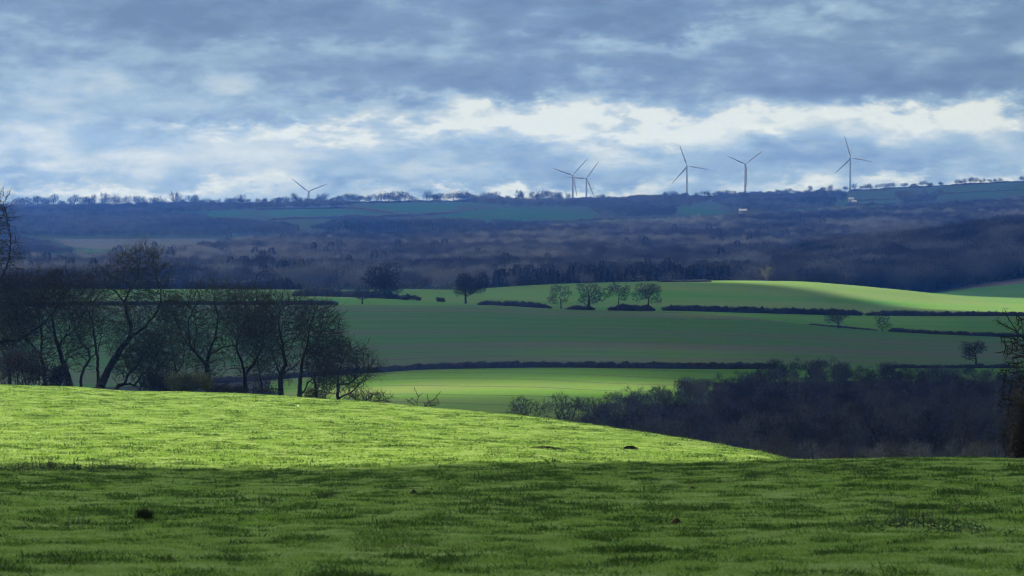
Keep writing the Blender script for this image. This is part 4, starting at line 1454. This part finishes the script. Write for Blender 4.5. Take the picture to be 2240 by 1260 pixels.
# conifer belts: along the back of the green hill and in patches higher up
con = [[(1040, 636), (1040, 622), (1120, 614), (1500, 610), (1640, 606), (1640, 634)],
       [(700, 512), (760, 500), (900, 500), (1010, 508), (900, 512)], [(1720, 560), (1800, 555), (1810, 566), (1730, 570)],
       [(1530, 540), (1560, 530), (1600, 536), (1590, 548)], [(480, 600), (560, 594), (640, 600), (560, 610)]]
p_, s_, t_, r_ = scatter_wood(con, 309, 26000, lambda u, y, d, rng: rng.uniform(0, 1, len(u)) < np.where(d < 2000, np.clip(1.0 - np.abs(u - 1330) / 420, .05, .5), .8), 1700, 4600, size=(.6, 1.15))
gn_scatter('conifer_belt', p_, s_, t_, r_, con_vars)
# lone evergreens poking out of the belt
rng = np.random.default_rng(8)
uu = rng.uniform(0, 2240, 420); dz = rng.uniform(1800, 3600, 420)
kk = (fbm(uu / 120, dz / 150, 66, 2) > 0.60)
zz_ = ground(uu, dz); yy_ = YH - zz_ * F / dz
for rid, p in FAR_FIELDS:
    kk &= ~inpoly(uu, yy_, [(a, b + 4) for a, b in p]) & ~inpoly(uu, yy_ - 14, p)
uu, dz = uu[kk], dz[kk]
gn_scatter('scattered_conifers', np.stack([dz * (uu - 1120) / F, dz, ground(uu, dz)], 1), rng.uniform(.9, 1.4, len(uu)), rng.uniform(0, 1, len(uu)), rng.uniform(0, 6, len(uu)), con_vars)
# the darker wood on the right-hand spur, nearer
rng = np.random.default_rng(311)
ds_ = rng.uniform(1770, 2420, 2600); us_ = rng.uniform(1690, 2360, 2600)
lim = 1770 + np.maximum(0, (us_ - 2010)) * .36                      # the stubble margin stays open in front
kk = (ds_ > lim + 10) & (rng.uniform(0, 1, 2600) < np.clip((us_ - 1690) / 160, 0, 1))
us_, ds_ = us_[kk], ds_[kk]
xs_ = ds_ * (us_ - 1120) / F
tn_ = np.clip(fbm(xs_ / 30, ds_ / 60, 15, 3) * 1.6 - .42 + rng.normal(0, .14, len(us_)), 0, 1)
gn_scatter('spur_woodland', np.stack([xs_, ds_, ground(us_, ds_) - .3], 1), rng.uniform(1.05, 1.6, len(us_)), tn_, rng.uniform(0, 6.28, len(us_)), bare_vars)

# ------------------------------------------------------------------ skyline trees
sky_mats = (M['bark'], M['twig'])
sky_vars = []
for i, (H, W, n_) in enumerate([(12, 11, 230), (11, 12, 300), (13, 9, 150), (9, 8, 200), (12, 13, 330), (10, 8, 110)]):
    sky_vars.append(crown_clump(400 + i, H, W, int(n_ * 2.0), M['sky_twig'], size=1.3, trunk=.5))
TURB = [  # hub u, hub row, distance, blade tips (u, row), third tip
    (675, 419, 5950, [(638, 390), (717, 402)], (671, 467)),
    (1253, 383, 5750, [(1207, 367), (1285, 347)], (1262, 430)),
    (1283, 390, 5850, [(1238, 387), (1310, 353)], (1299, 430)),
    (1503, 363, 5620, [(1486, 317), (1549, 371)], (1469, 402)),
    (1631, 359, 5620, [(1588, 340), (1668, 330)], (1633, 410)),
    (1861, 345, 5600, [(1846, 296), (1907, 354)], (1824, 381)),
]
rs = random.Random(12)
segs = [(28, 440, .95, 1.45, 16, 'rounded bare tree on the skyline at left of the leftmost turbine', 'skyline trees left of the leftmost turbine'),
        (440, 700, .9, 1.1, 12, 'low bare tree on the skyline close to the leftmost turbine', 'skyline trees around the leftmost turbine'),
        (700, 1225, .9, 1.3, 13, 'bare tree on the skyline between the leftmost turbine and the paired turbines', 'skyline trees between the first turbines'),
        (1225, 1480, .45, .85, 17, 'bare tree on the skyline around or right of the paired turbines', 'skyline trees by the paired turbines'),
        (1500, 1850, .62, .8, 15, 'small bare tree on the skyline among the three right hand turbines', 'skyline trees among the right hand turbines'),
        (1870, 2245, .85, .8, 12, 'bare tree on the rising ridge right of the rightmost turbine', 'skyline trees right of the last turbine')]
first_s = {}
for (ua, ub, prob, sz, stp, lab, grp) in segs:
    u = ua
    while u < ub:
        if rs.random() < prob:
            d = 5470 + rs.uniform(-30, 40)
            vi = rs.randrange(6)
            g = at(u, d); g.z -= 1.6 if u < 1480 else .5
            if vi not in first_s:
                o = obj('skyline_tree', sky_vars[vi]); first_s[vi] = o
            else:
                o = first_s[vi].copy(); COL.objects.link(o)
            tag(o, lab, 'tree', grp)
            o.location = g; o.rotation_euler = (0, 0, rs.uniform(0, 6.28))
            k = sz * rs.uniform(.95, 1.6)
            o.scale = (k * rs.uniform(.9, 1.3), k * rs.uniform(.9, 1.3), k)
        u += stp * rs.uniform(.5, 1.3)
# the hedge line under the skyline trees
hedge('ridge_hedge', 40, [(u, 5475) for u in range(-60, 1240, 60)], 5.0, 8, 'long dark hedge and scrub along the left part of the skyline ridge', rough=.6, twigs=2.6, leaf=.9)
hedge('ridge_hedge', 41, [(u, 5475) for u in range(1236, 1860, 52)], 2.6, 5, 'low dark hedge along the ridge under the middle turbines', rough=.6, twigs=2.6, leaf=.7)
hedge('ridge_hedge', 42, [(u, 5475) for u in range(1856, 2290, 48)], 3.6, 6, 'dark hedge climbing the ridge right of the last turbine', rough=.7, twigs=2.6, leaf=.8)

# ------------------------------------------------------------------ wind turbines
def turbine(hu, hy, d, tips, third, label):
    hub = np.array([d * (hu - 1120) / F, d, -d * (hy - YH) / F])
    gx = float(gz(hu, d + 9)[0])
    base = np.array([hub[0], d + 9.0, gx - 0.5])
    t = empty('wind_turbine', base)
    tag(t, label, 'wind turbine', 'wind turbines on the skyline')
    Hh = hub[2] - base[2]
    ts = np.linspace(0, 1, 7)
    P = np.stack([ts * 0, ts * 0, ts * (Hh - 1.2)], 1)
    rad = 2.4 - 1.1 * ts
    v, f = tubes(P[:-1], P[1:], rad[:-1], rad[1:], 16)
    obj('tower', mesh_from('tower', v, f, M['steel'], True), t)
    # nacelle: rounded box reaching from behind the tower to the hub
    hl = hub - base
    prof = [(0.6, .5), (1.7, 1.5), (2.0, 1.8), (2.0, 1.9), (1.6, 1.5), (.8, .8)]
    ys = [-6.0, -5.2, -2, 4.0, 7.5, 8.2]
    V = []
    for (rw_, rh_), yy in zip(prof, ys):
        for a in range(10):
            an = a / 10 * 2 * math.pi
            c_, s_ = math.cos(an), math.sin(an)
            V.append((rw_ * math.copysign(abs(c_) ** .6, c_), yy, rh_ * math.copysign(abs(s_) ** .6, s_)))
    V = np.array(V) + np.array([0, 0, hl[2]])
    i = np.arange(60).reshape(6, 10)
    Fq = np.stack([i[:-1], np.roll(i[:-1], -1, 1), np.roll(i[1:], -1, 1), i[1:]], -1).reshape(-1, 4)
    caps = [np.array([i[0][::-1]]), np.array([i[-1]])]
    obj('nacelle', mesh_from('nacelle', V, [Fq] + caps, M['steel'], True), t)
    # spinner
    V = []
    for rr_, yy in ((.15, -3.2), (1.0, -2.7), (1.6, -1.8), (1.8, -.6), (1.75, .6), (1.2, 1.2)):
        for a in range(12):
            V.append((rr_ * math.cos(a / 12 * 6.2832), yy - 6.5, rr_ * math.sin(a / 12 * 6.2832)))
    V = np.array(V) + np.array([hl[0], 0, hl[2]])
    i = np.arange(72).reshape(6, 12)
    Fq = np.stack([i[:-1], np.roll(i[:-1], -1, 1), np.roll(i[1:], -1, 1), i[1:]], -1).reshape(-1, 4)
    obj('hub', mesh_from('hub', V, [Fq, np.array([i[0][::-1]]), np.array([i[-1]])], M['steel'], True), t)
    for (tu, ty) in tips + [third]:
        dx = (tu - hu) * d / F; dzb = -(ty - hy) * d / F
        Lb = math.hypot(dx, dzb)
        ax = np.array([dx / Lb, 0, dzb / Lb])
        ch = np.array([-ax[2], 0, ax[0]])              # chord direction, in the rotor plane
        nn_ = np.array([0, 1.0, 0])
        st = [(0.0, 1.0, 1.0, 0), (.04, 1.1, 1.0, 0), (.12, 2.4, .75, .2), (.2, 3.3, .55, .45), (.4, 2.6, .40, .35), (.65, 1.9, .28, .22), (.85, 1.3, .18, .12), (.97, .8, .10, .05), (1.0, .15, .04, 0)]
        V = []
        for (s_, cw, th, off) in st:
            c = hl + np.array([0, -7.2, 0]) + ax * (1.0 + s_ * (Lb - 1.0))
            for a in range(8):
                an = a / 8 * 2 * math.pi
                V.append(c + ch * (cw * .5 * math.cos(an) + off) + nn_ * (th * .5 * math.sin(an) + .25 * math.cos(an) * cw * (1 - s_) * .6))
        V = np.array(V)
        ns = len(st)
        i = np.arange(ns * 8).reshape(ns, 8)
        Fq = np.stack([i[:-1], np.roll(i[:-1], -1, 1), np.roll(i[1:], -1, 1), i[1:]], -1).reshape(-1, 4)
        obj('blade', mesh_from('blade', V, [Fq, np.array([i[0][::-1]]), np.array([i[-1]])], M['steel'], True), t)
    return t


TL = ['leftmost wind turbine standing apart, its tower mostly hidden behind the ridge', 'taller left one of the two overlapping wind turbines', 'lower right one of the two overlapping wind turbines',
      'wind turbine with one blade up just right of the overlapping pair', 'wind turbine with two raised blades in a Y between two others', 'rightmost and highest wind turbine on the rising ridge']
for tb, lb in zip(TURB, TL):
    turbine(*tb, lb)

# ------------------------------------------------------------------ far buildings
def house(kind, u, y, wm, dm, hm, roofh, label, cat, wallmat, rz=0.2, chim=1, wins=3, lo=3500, hi=5450):
    d = d_of_row(u, y, lo, hi)
    g = at(u, d)
    t = empty(kind, g, rz)
    tag(t, label, cat)
    a, b, h = wm / 2, dm / 2, hm
    V = np.array([(-a, -b, -1), (a, -b, -1), (a, b, -1), (-a, b, -1), (-a, -b, h), (a, -b, h), (a, b, h), (-a, b, h), (-a, 0, h + roofh * .92), (a, 0, h + roofh * .92)])
    me = mesh_from('wall', V, [np.array([(0, 1, 5, 4), (2, 3, 7, 6)]), np.array([(1, 2, 6, 9, 5), (3, 0, 4, 8, 7)])], wallmat)
    obj('wall', me, t)
    e = .5
    R_ = np.array([(-a - e, -b - e, h - .3), (a + e, -b - e, h - .3), (a + e, 0, h + roofh), (-a - e, 0, h + roofh), (-a - e, b + e, h - .3), (a + e, b + e, h - .3)])
    R2 = R_ + np.array([0, 0, -.25])
    V = np.concatenate([R_, R2])
    me = mesh_from('roof', V, [np.array([(0, 1, 2, 3), (3, 2, 5, 4), (7, 6, 9, 8), (8, 9, 10, 11), (0, 6, 7, 1), (4, 5, 11, 10), (0, 3, 9, 6), (3, 4, 10, 9), (1, 7, 8, 2), (2, 8, 11, 5)])], M['slate'])
    rf = obj('roof', me, t)
    for c in range(chim):
        cx = -a + 1.2 if c == 0 else a - 1.2
        v, f = tubes(np.array([[cx, 0, h + roofh - .8]]), np.array([[cx, 0, h + roofh + 1.5]]), np.array([.6]), np.array([.55]), 4)
        obj('chimney', mesh_from('chimney', v, [f, np.array([[4, 5, 6, 7]])], M['slate']), rf)
    for k in range(wins):
        x0 = -a + (k + .5) * wm / wins - .6
        V = np.array([(x0, -b - .05, h * .5), (x0 + 1.2, -b - .05, h * .5), (x0 + 1.2, -b - .05, h * .82), (x0, -b - .05, h * .82)])
        V = np.concatenate([V, V + np.array([0, .12, 0])])
        obj('window', mesh_from('window', V, np.array([(0, 1, 2, 3), (0, 4, 5, 1), (1, 5, 6, 2), (2, 6, 7, 3), (3, 7, 4, 0)]), M['glass']), t)
    return t


house('farmhouse', 1625, 467, 12, 7, 4.2, 2.6, 'small white farmhouse on the far hillside below the turbines', 'house', M['render'], .15, 2)
house('cottage', 1862, 441, 9, 6, 4.5, 2.6, 'upper pale cottage of the hamlet below the rightmost turbine', 'house', M['render'], -.2, 1, 2)
house('cottage', 1868, 446, 8, 6, 4, 2.4, 'lower pale cottage of the hamlet below the rightmost turbine', 'house', M['barn'], .3, 1, 2)
house('long_barn', 115, 484, 36, 10, 3.6, 2.2, 'long pale barn with low roof on the far left hillside', 'barn', M['barn'], .06, 0, 4)
house('barn', 2112, 575, 7, 5, 4, 2.2, 'small pale shed showing through the dark wood on the right spur', 'shed', M['barn'], .1, 0, 1, 1900, 2500)
for i, (uu_, lab) in enumerate([(630, 'leftmost tiny white caravan on the far slope under the leftmost turbine'), (637, 'second tiny white caravan under the leftmost turbine'),
                                (718, 'first of four tiny white caravans right of the leftmost turbine'), (727, 'second of four tiny white caravans right of the leftmost turbine'),
                                (736, 'third of four tiny white caravans right of the leftmost turbine'), (746, 'last of four tiny white caravans right of the leftmost turbine')]):
    d = d_of_row(uu_, 454, 4000, 5470)
    g = at(uu_, d)
    V = []
    for xx in (-3, 3):
        for (yy, zz) in ((-1.1, .5), (1.1, .5), (1.15, 1.6), (.8, 2.7), (-.8, 2.7), (-1.15, 1.6)):
            V.append((xx * (1 if zz < 2 else .9), yy, zz))
    i6 = np.arange(12).reshape(2, 6)
    Fq = np.stack([i6[0], np.roll(i6[0], -1), np.roll(i6[1], -1), i6[1]], -1)
    t = empty('caravan', g, .1 * i)
    tag(t, lab, 'caravan', 'tiny caravans on the far slope')
    obj('body', mesh_from('caravan_body', np.array(V), [Fq, np.array([i6[0][::-1]]), np.array([i6[1]])], M['render']), t)
    for xx in (-.3, .3):
        v, f = tubes(np.array([[xx, -1.1, .35]]), np.array([[xx, 1.1, .35]]), np.array([.36]), np.array([.36]), 10)
        obj('wheel', mesh_from('caravan_wheel', v, f, M['slate']), t)

# ------------------------------------------------------------------ foreground details
def blade_clump(seed, n, rad, hgt, wid, mat, lean=.35):
    rng = np.random.default_rng(seed)
    a = rng.uniform(0, 6.283, n); r_ = rad * np.sqrt(rng.uniform(0, 1, n))
    p0 = np.stack([np.cos(a) * r_, np.sin(a) * r_, np.full(n, -.02)], 1)
    dv = np.stack([rng.normal(0, lean, n), rng.normal(0, lean, n), np.ones(n)], 1)
    dv /= np.linalg.norm(dv, axis=1, keepdims=True)
    L = hgt * rng.uniform(.5, 1.15, n)
    mid = p0 + dv * (L * .55)[:, None]
    d2 = dv + np.stack([rng.normal(0, lean, n), rng.normal(0, lean, n), np.full(n, -.25)], 1)
    d2 /= np.linalg.norm(d2, axis=1, keepdims=True)
    tip = mid + d2 * (L * .5)[:, None]
    s = np.cross(dv, rng.normal(0, 1, dv.shape)); s /= np.linalg.norm(s, axis=1, keepdims=True)
    s = s * wid * .5
    V = np.stack([p0 - s, p0 + s, mid + s * .8, mid - s * .8, tip], 1).reshape(-1, 3)
    b = np.arange(n)[:, None] * 5
    return mesh_from('blade_clump', V, [b + np.array([[0, 1, 2, 3]]), b + np.array([[3, 2, 4]])], mat)


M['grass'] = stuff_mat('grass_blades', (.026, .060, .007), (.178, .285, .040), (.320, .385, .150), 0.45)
g_near = [blade_clump(500 + i, 30, .12, .055, .008, M['grass'], .7) for i in range(4)]
g_far = [blade_clump(520 + i, 30, .26, .085, .020, M['grass'], .7) for i in range(4)]


def grass_points(n, d0, d1, seed, umin=-90, umax=2330):
    rng = np.random.default_rng(seed)
    d = np.sqrt(rng.uniform(d0 ** 2, d1 ** 2, n)); u = rng.uniform(umin, umax, n)
    ok = d < kd(6, u) + 5
    u, d = u[ok], d[ok]
    x = d * (u - 1120) / F
    rl_, tu_ = relief(x, d)
    z = mesh_z(u, d)
    patch = fbm(x / 1.6, d / 1.6, 71, 4)
    tone = np.clip(.56 + .70 * (patch - .5) + rng.normal(0, .17, len(u)) - .72 * tu_, 0, 1)  # tussock clumps darker: coarse grass, with its self-shadow put into the tone
    size = rng.uniform(.6, 1.5, len(u)) * (1 + 1.3 * tu_)
    return np.stack([x, d, z], 1), size, tone, rng.uniform(0, 6.28, len(u))


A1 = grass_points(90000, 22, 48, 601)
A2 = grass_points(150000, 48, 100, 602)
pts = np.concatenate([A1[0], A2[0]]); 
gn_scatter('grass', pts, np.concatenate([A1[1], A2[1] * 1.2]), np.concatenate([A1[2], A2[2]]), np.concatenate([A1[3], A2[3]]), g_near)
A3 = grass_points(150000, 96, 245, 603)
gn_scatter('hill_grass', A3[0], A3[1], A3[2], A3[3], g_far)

# bare soil scars, mole hills, tufts and dead stalks
def lump(kind, seed, u, y, wm, hm, mat, label, cat, group=None, dm=None, lo=24, hi=240, sink=.05):
    d = d_of_row(u, y, lo, hi)
    g = at(u, d)
    rng = np.random.default_rng(seed)
    nr, na = 8, 18
    V = []
    for i in range(nr + 1):
        f_ = i / nr
        for a in range(na):
            an = a / na * 6.2832
            wob = 1 + .3 * (float(vnoise(np.array([math.cos(an) * 1.7 + seed]), np.array([math.sin(an) * 1.7]), seed)[0]) - .5) * 2
            rr_ = f_ * wob
            hgt = hm * (1 - f_ ** 2) ** 1.3 * (1 + .35 * (rng.random() - .5)) - sink * f_
            V.append((math.cos(an) * rr_ * wm / 2, math.sin(an) * rr_ * (dm or wm) / 2, hgt))
    i_ = np.arange((nr + 1) * na).reshape(nr + 1, na)
    Fq = np.stack([i_[:-1], np.roll(i_[:-1], -1, 1), np.roll(i_[1:], -1, 1), i_[1:]], -1).reshape(-1, 4)
    o = obj(kind, mesh_from(kind, np.array(V), Fq, mat, True), loc=g)
    return tag(o, label, cat, group)


MH = [(905, 1087, .30, .16, 'dark molehill below the middle of the shadow edge'), (1480, 1150, .34, .15, 'dark molehill in the shaded grass right of centre'),
      (1515, 1072, .30, .12, 'dark earthy mound in the shaded grass under the right end of the sunlit hump')]
for i, (u, y, wm, hm, lab) in enumerate(MH):
    lump('molehill', 700 + i, u, y, wm * 1.0, hm * .8, M['soil'], lab, 'molehill', 'molehills in the pasture')
lump('stone', 710, 652, 889, .2, .12, M['stone'], 'small white stone on the sunlit grass below the tree row', 'stone')


def bank(kind, u, y, wm, hm, label, seed, slant=0.0):
    """a little broken bank of bare soil under a lip of turf, facing the viewer"""
    d = d_of_row(u, y, 100, 200)
    g = at(u, d)
    rng = np.random.default_rng(seed)
    n = 26
    rows = []
    for j, (yo, zo) in enumerate([(-.8, -.25), (-.55, -.05), (-.30, .10), (-.12, .55), (.0, .92), (-.10, 1.0), (.25, 1.02), (.8, .55), (1.4, -.3)]):
        r_ = []
        for i in range(n):
            t = i / (n - 1)
            env = (math.sin(math.pi * min(1, t * 1.02) ** .75)) ** .7
            x_ = (t - .5) * wm
            r_.append((x_, yo * (0.6 + env * .5) + rng.normal(0, .05), zo * hm * env * (0.85 + .3 * rng.random()) - .06 + slant * x_))
        rows.append(r_)
    V = np.array(rows).reshape(-1, 3)
    i_ = np.arange(len(V)).reshape(len(rows), n)
    Fq = np.stack([i_[:-1, :-1], i_[:-1, 1:], i_[1:, 1:], i_[1:, :-1]], -1).reshape(-1, 4)
    t = empty(kind, g)
    tag(t, label, 'bank')
    k = 5 * (n - 1)
    obj('soil_face', mesh_from('soil_face', V, Fq[:k], M['soil'], True), t)
    obj('turf_lip', mesh_from('turf_lip', V, Fq[k:], M['lip'], True), t)
    return t


bank('eroded_bank', 1382, 984, 1.0, .26, 'short dark broken bank with bare soil on the sunlit slope', 720, -.05)
bank('eroded_bank', 1200, 984, 2.0, .22, 'long thin dark scar of bare soil on the sunlit slope left of the broken bank', 721, -.03)


def weed(kind, seed, u, y, hpx, n_st, label, spread=.35, leaves=40, lo=24, hi=120, cat='weed', group=None):
    d = d_of_row(u, y, lo, hi)
    g = at(u, d); mpp = d / F
    rng = np.random.default_rng(seed)
    H = hpx * mpp
    v_, f_, o_ = [], [], 0
    for k in range(n_st):
        b = np.array([rng.normal(0, spread * .6), rng.normal(0, spread * .5), -.03])
        h = H * rng.uniform(.55, 1)
        top = b + np.array([rng.normal(0, .16) * h, rng.normal(0, .16) * h, h])
        mid = (b + top) / 2 + rng.normal(0, .03, 3) * h
        P0 = [b, mid]; P1 = [mid, top]; r0 = [.006, .005]; r1 = [.005, .003]
        for s_ in range(rng.integers(2, 6)):
            t = rng.uniform(.4, .95)
            q = b + (top - b) * t
            e = q + np.array([rng.normal(0, .12), rng.normal(0, .12), rng.uniform(.05, .16)]) * (h + .2)
            P0.append(q); P1.append(e); r0.append(.004); r1.append(.003)
        v, f = tubes(np.array(P0), np.array(P1), np.array(r0), np.array(r1), 4)
        v_.append(v); f_.append(f + o_); o_ += len(v)
    t = empty(kind, g)
    tag(t, label, cat, group)
    obj('stalks', mesh_from(kind + '_stalks', np.concatenate(v_), f_, M['weed']), t)
    if leaves:
        p = np.stack([rng.normal(0, spread, leaves), rng.normal(0, spread, leaves), rng.uniform(0, .12, leaves)], 1)
        q = p + np.stack([rng.normal(0, .12, leaves), rng.normal(0, .12, leaves), rng.uniform(.02, .14, leaves)], 1)
        v, f = blades(p, q, np.full(leaves, .028), rng)
        obj('leaves', mesh_from(kind + '_leaves', v, f, M['weed_leaf']), t)
    return t


weed('dead_weed', 1, 595, 1108, 46, 5, 'dead branching weed stalks in the shade below the sunlit slope left of centre', .25, 25)
weed('dead_weed', 2, 1890, 1165, 50, 6, 'leftmost clump of dead stalks in the weed patch at lower right', .3, 30)
weed('dead_weed', 3, 1970, 1166, 58, 9, 'tallest clump of dead stalks in the middle of the weed patch at lower right', .3, 70)
weed('dead_weed', 4, 2050, 1160, 62, 9, 'upright clump of dead stalks at right of the weed patch at lower right', .3, 60)
weed('dead_weed', 5, 2110, 1172, 36, 6, 'short leafy weeds at the right end of the weed patch', .35, 80)
weed('dead_weed', 6, 160, 1150, 40, 4, 'thin dead stalks left of the dark grass tuft', .12, 10)
weed('dead_weed', 7, 1870, 1046, 40, 5, 'dead stalks near the crest on the right', .3, 16)
weed('dead_weed', 8, 70, 1158, 40, 2, 'single thin dead stem low at the far left', .08, 6)
weed('dead_weed', 9, 515, 1092, 30, 2, 'lone dead stem left of the branching dead weed', .06, 6)
for i, (u, lab) in enumerate([(40, 'leftmost rush clump on the shadow edge'), (95, 'tall rush clump with seed heads on the shadow edge near the left'), (150, 'low rush clump third from the left along the shadow edge'),
                              (215, 'fourth rush clump along the shadow edge, thin and tall'), (280, 'rightmost rush clump on the shadow edge at left')]):
    weed('rush_clump', 20 + i, u, 1030, [26, 34, 24, 36, 22][i], 22, lab, .5, 90, 60, 110, 'rush', 'rushes along the shadow edge')


def tuft(kind, seed, u, y, wpx, hpx, label, n=420, group=None):
    d = d_of_row(u, y, 24, 120)
    g = at(u, d); mpp = d / F
    rng = np.random.default_rng(seed)
    W = wpx * mpp / 2; H = hpx * mpp
    a = rng.uniform(0, 6.283, n); r_ = np.sqrt(rng.uniform(0, 1, n)) * W * .55
    p = np.stack([np.cos(a) * r_, np.sin(a) * r_, np.full(n, -.03)], 1)
    out_ = r_ / W
    q = p + np.stack([np.cos(a) * W * .8 * out_ + rng.normal(0, .05, n), np.sin(a) * W * .8 * out_ + rng.normal(0, .05, n), H * rng.uniform(.45, 1.05, n) * (1.1 - .5 * out_)], 1)
    v, f = blades(p, q, np.full(n, .014), rng)
    o = obj(kind, mesh_from(kind, v, f, M['tuft']), loc=g)
    return tag(o, label, 'grass tuft', group)


M['tuft'] = bark_mat('coarse_tuft', (.020, .036, .012), (.045, .065, .022))
tuft('grass_tuft', 1, 316, 1138, 40, 36, 'dark round coarse grass tuft standing out at lower left', 700)
tuft('grass_tuft', 2, 715, 1090, 44, 18, 'low dark coarse tuft under the sunlit slope left of centre', 420)
tuft('grass_tuft', 3, 45, 1162, 44, 20, 'low dark tuft beside the lone stem at the far left', 420)
tuft('grass_tuft', 4, 2225, 1056, 70, 16, 'dark coarse tuft at the right edge near the crest', 520)
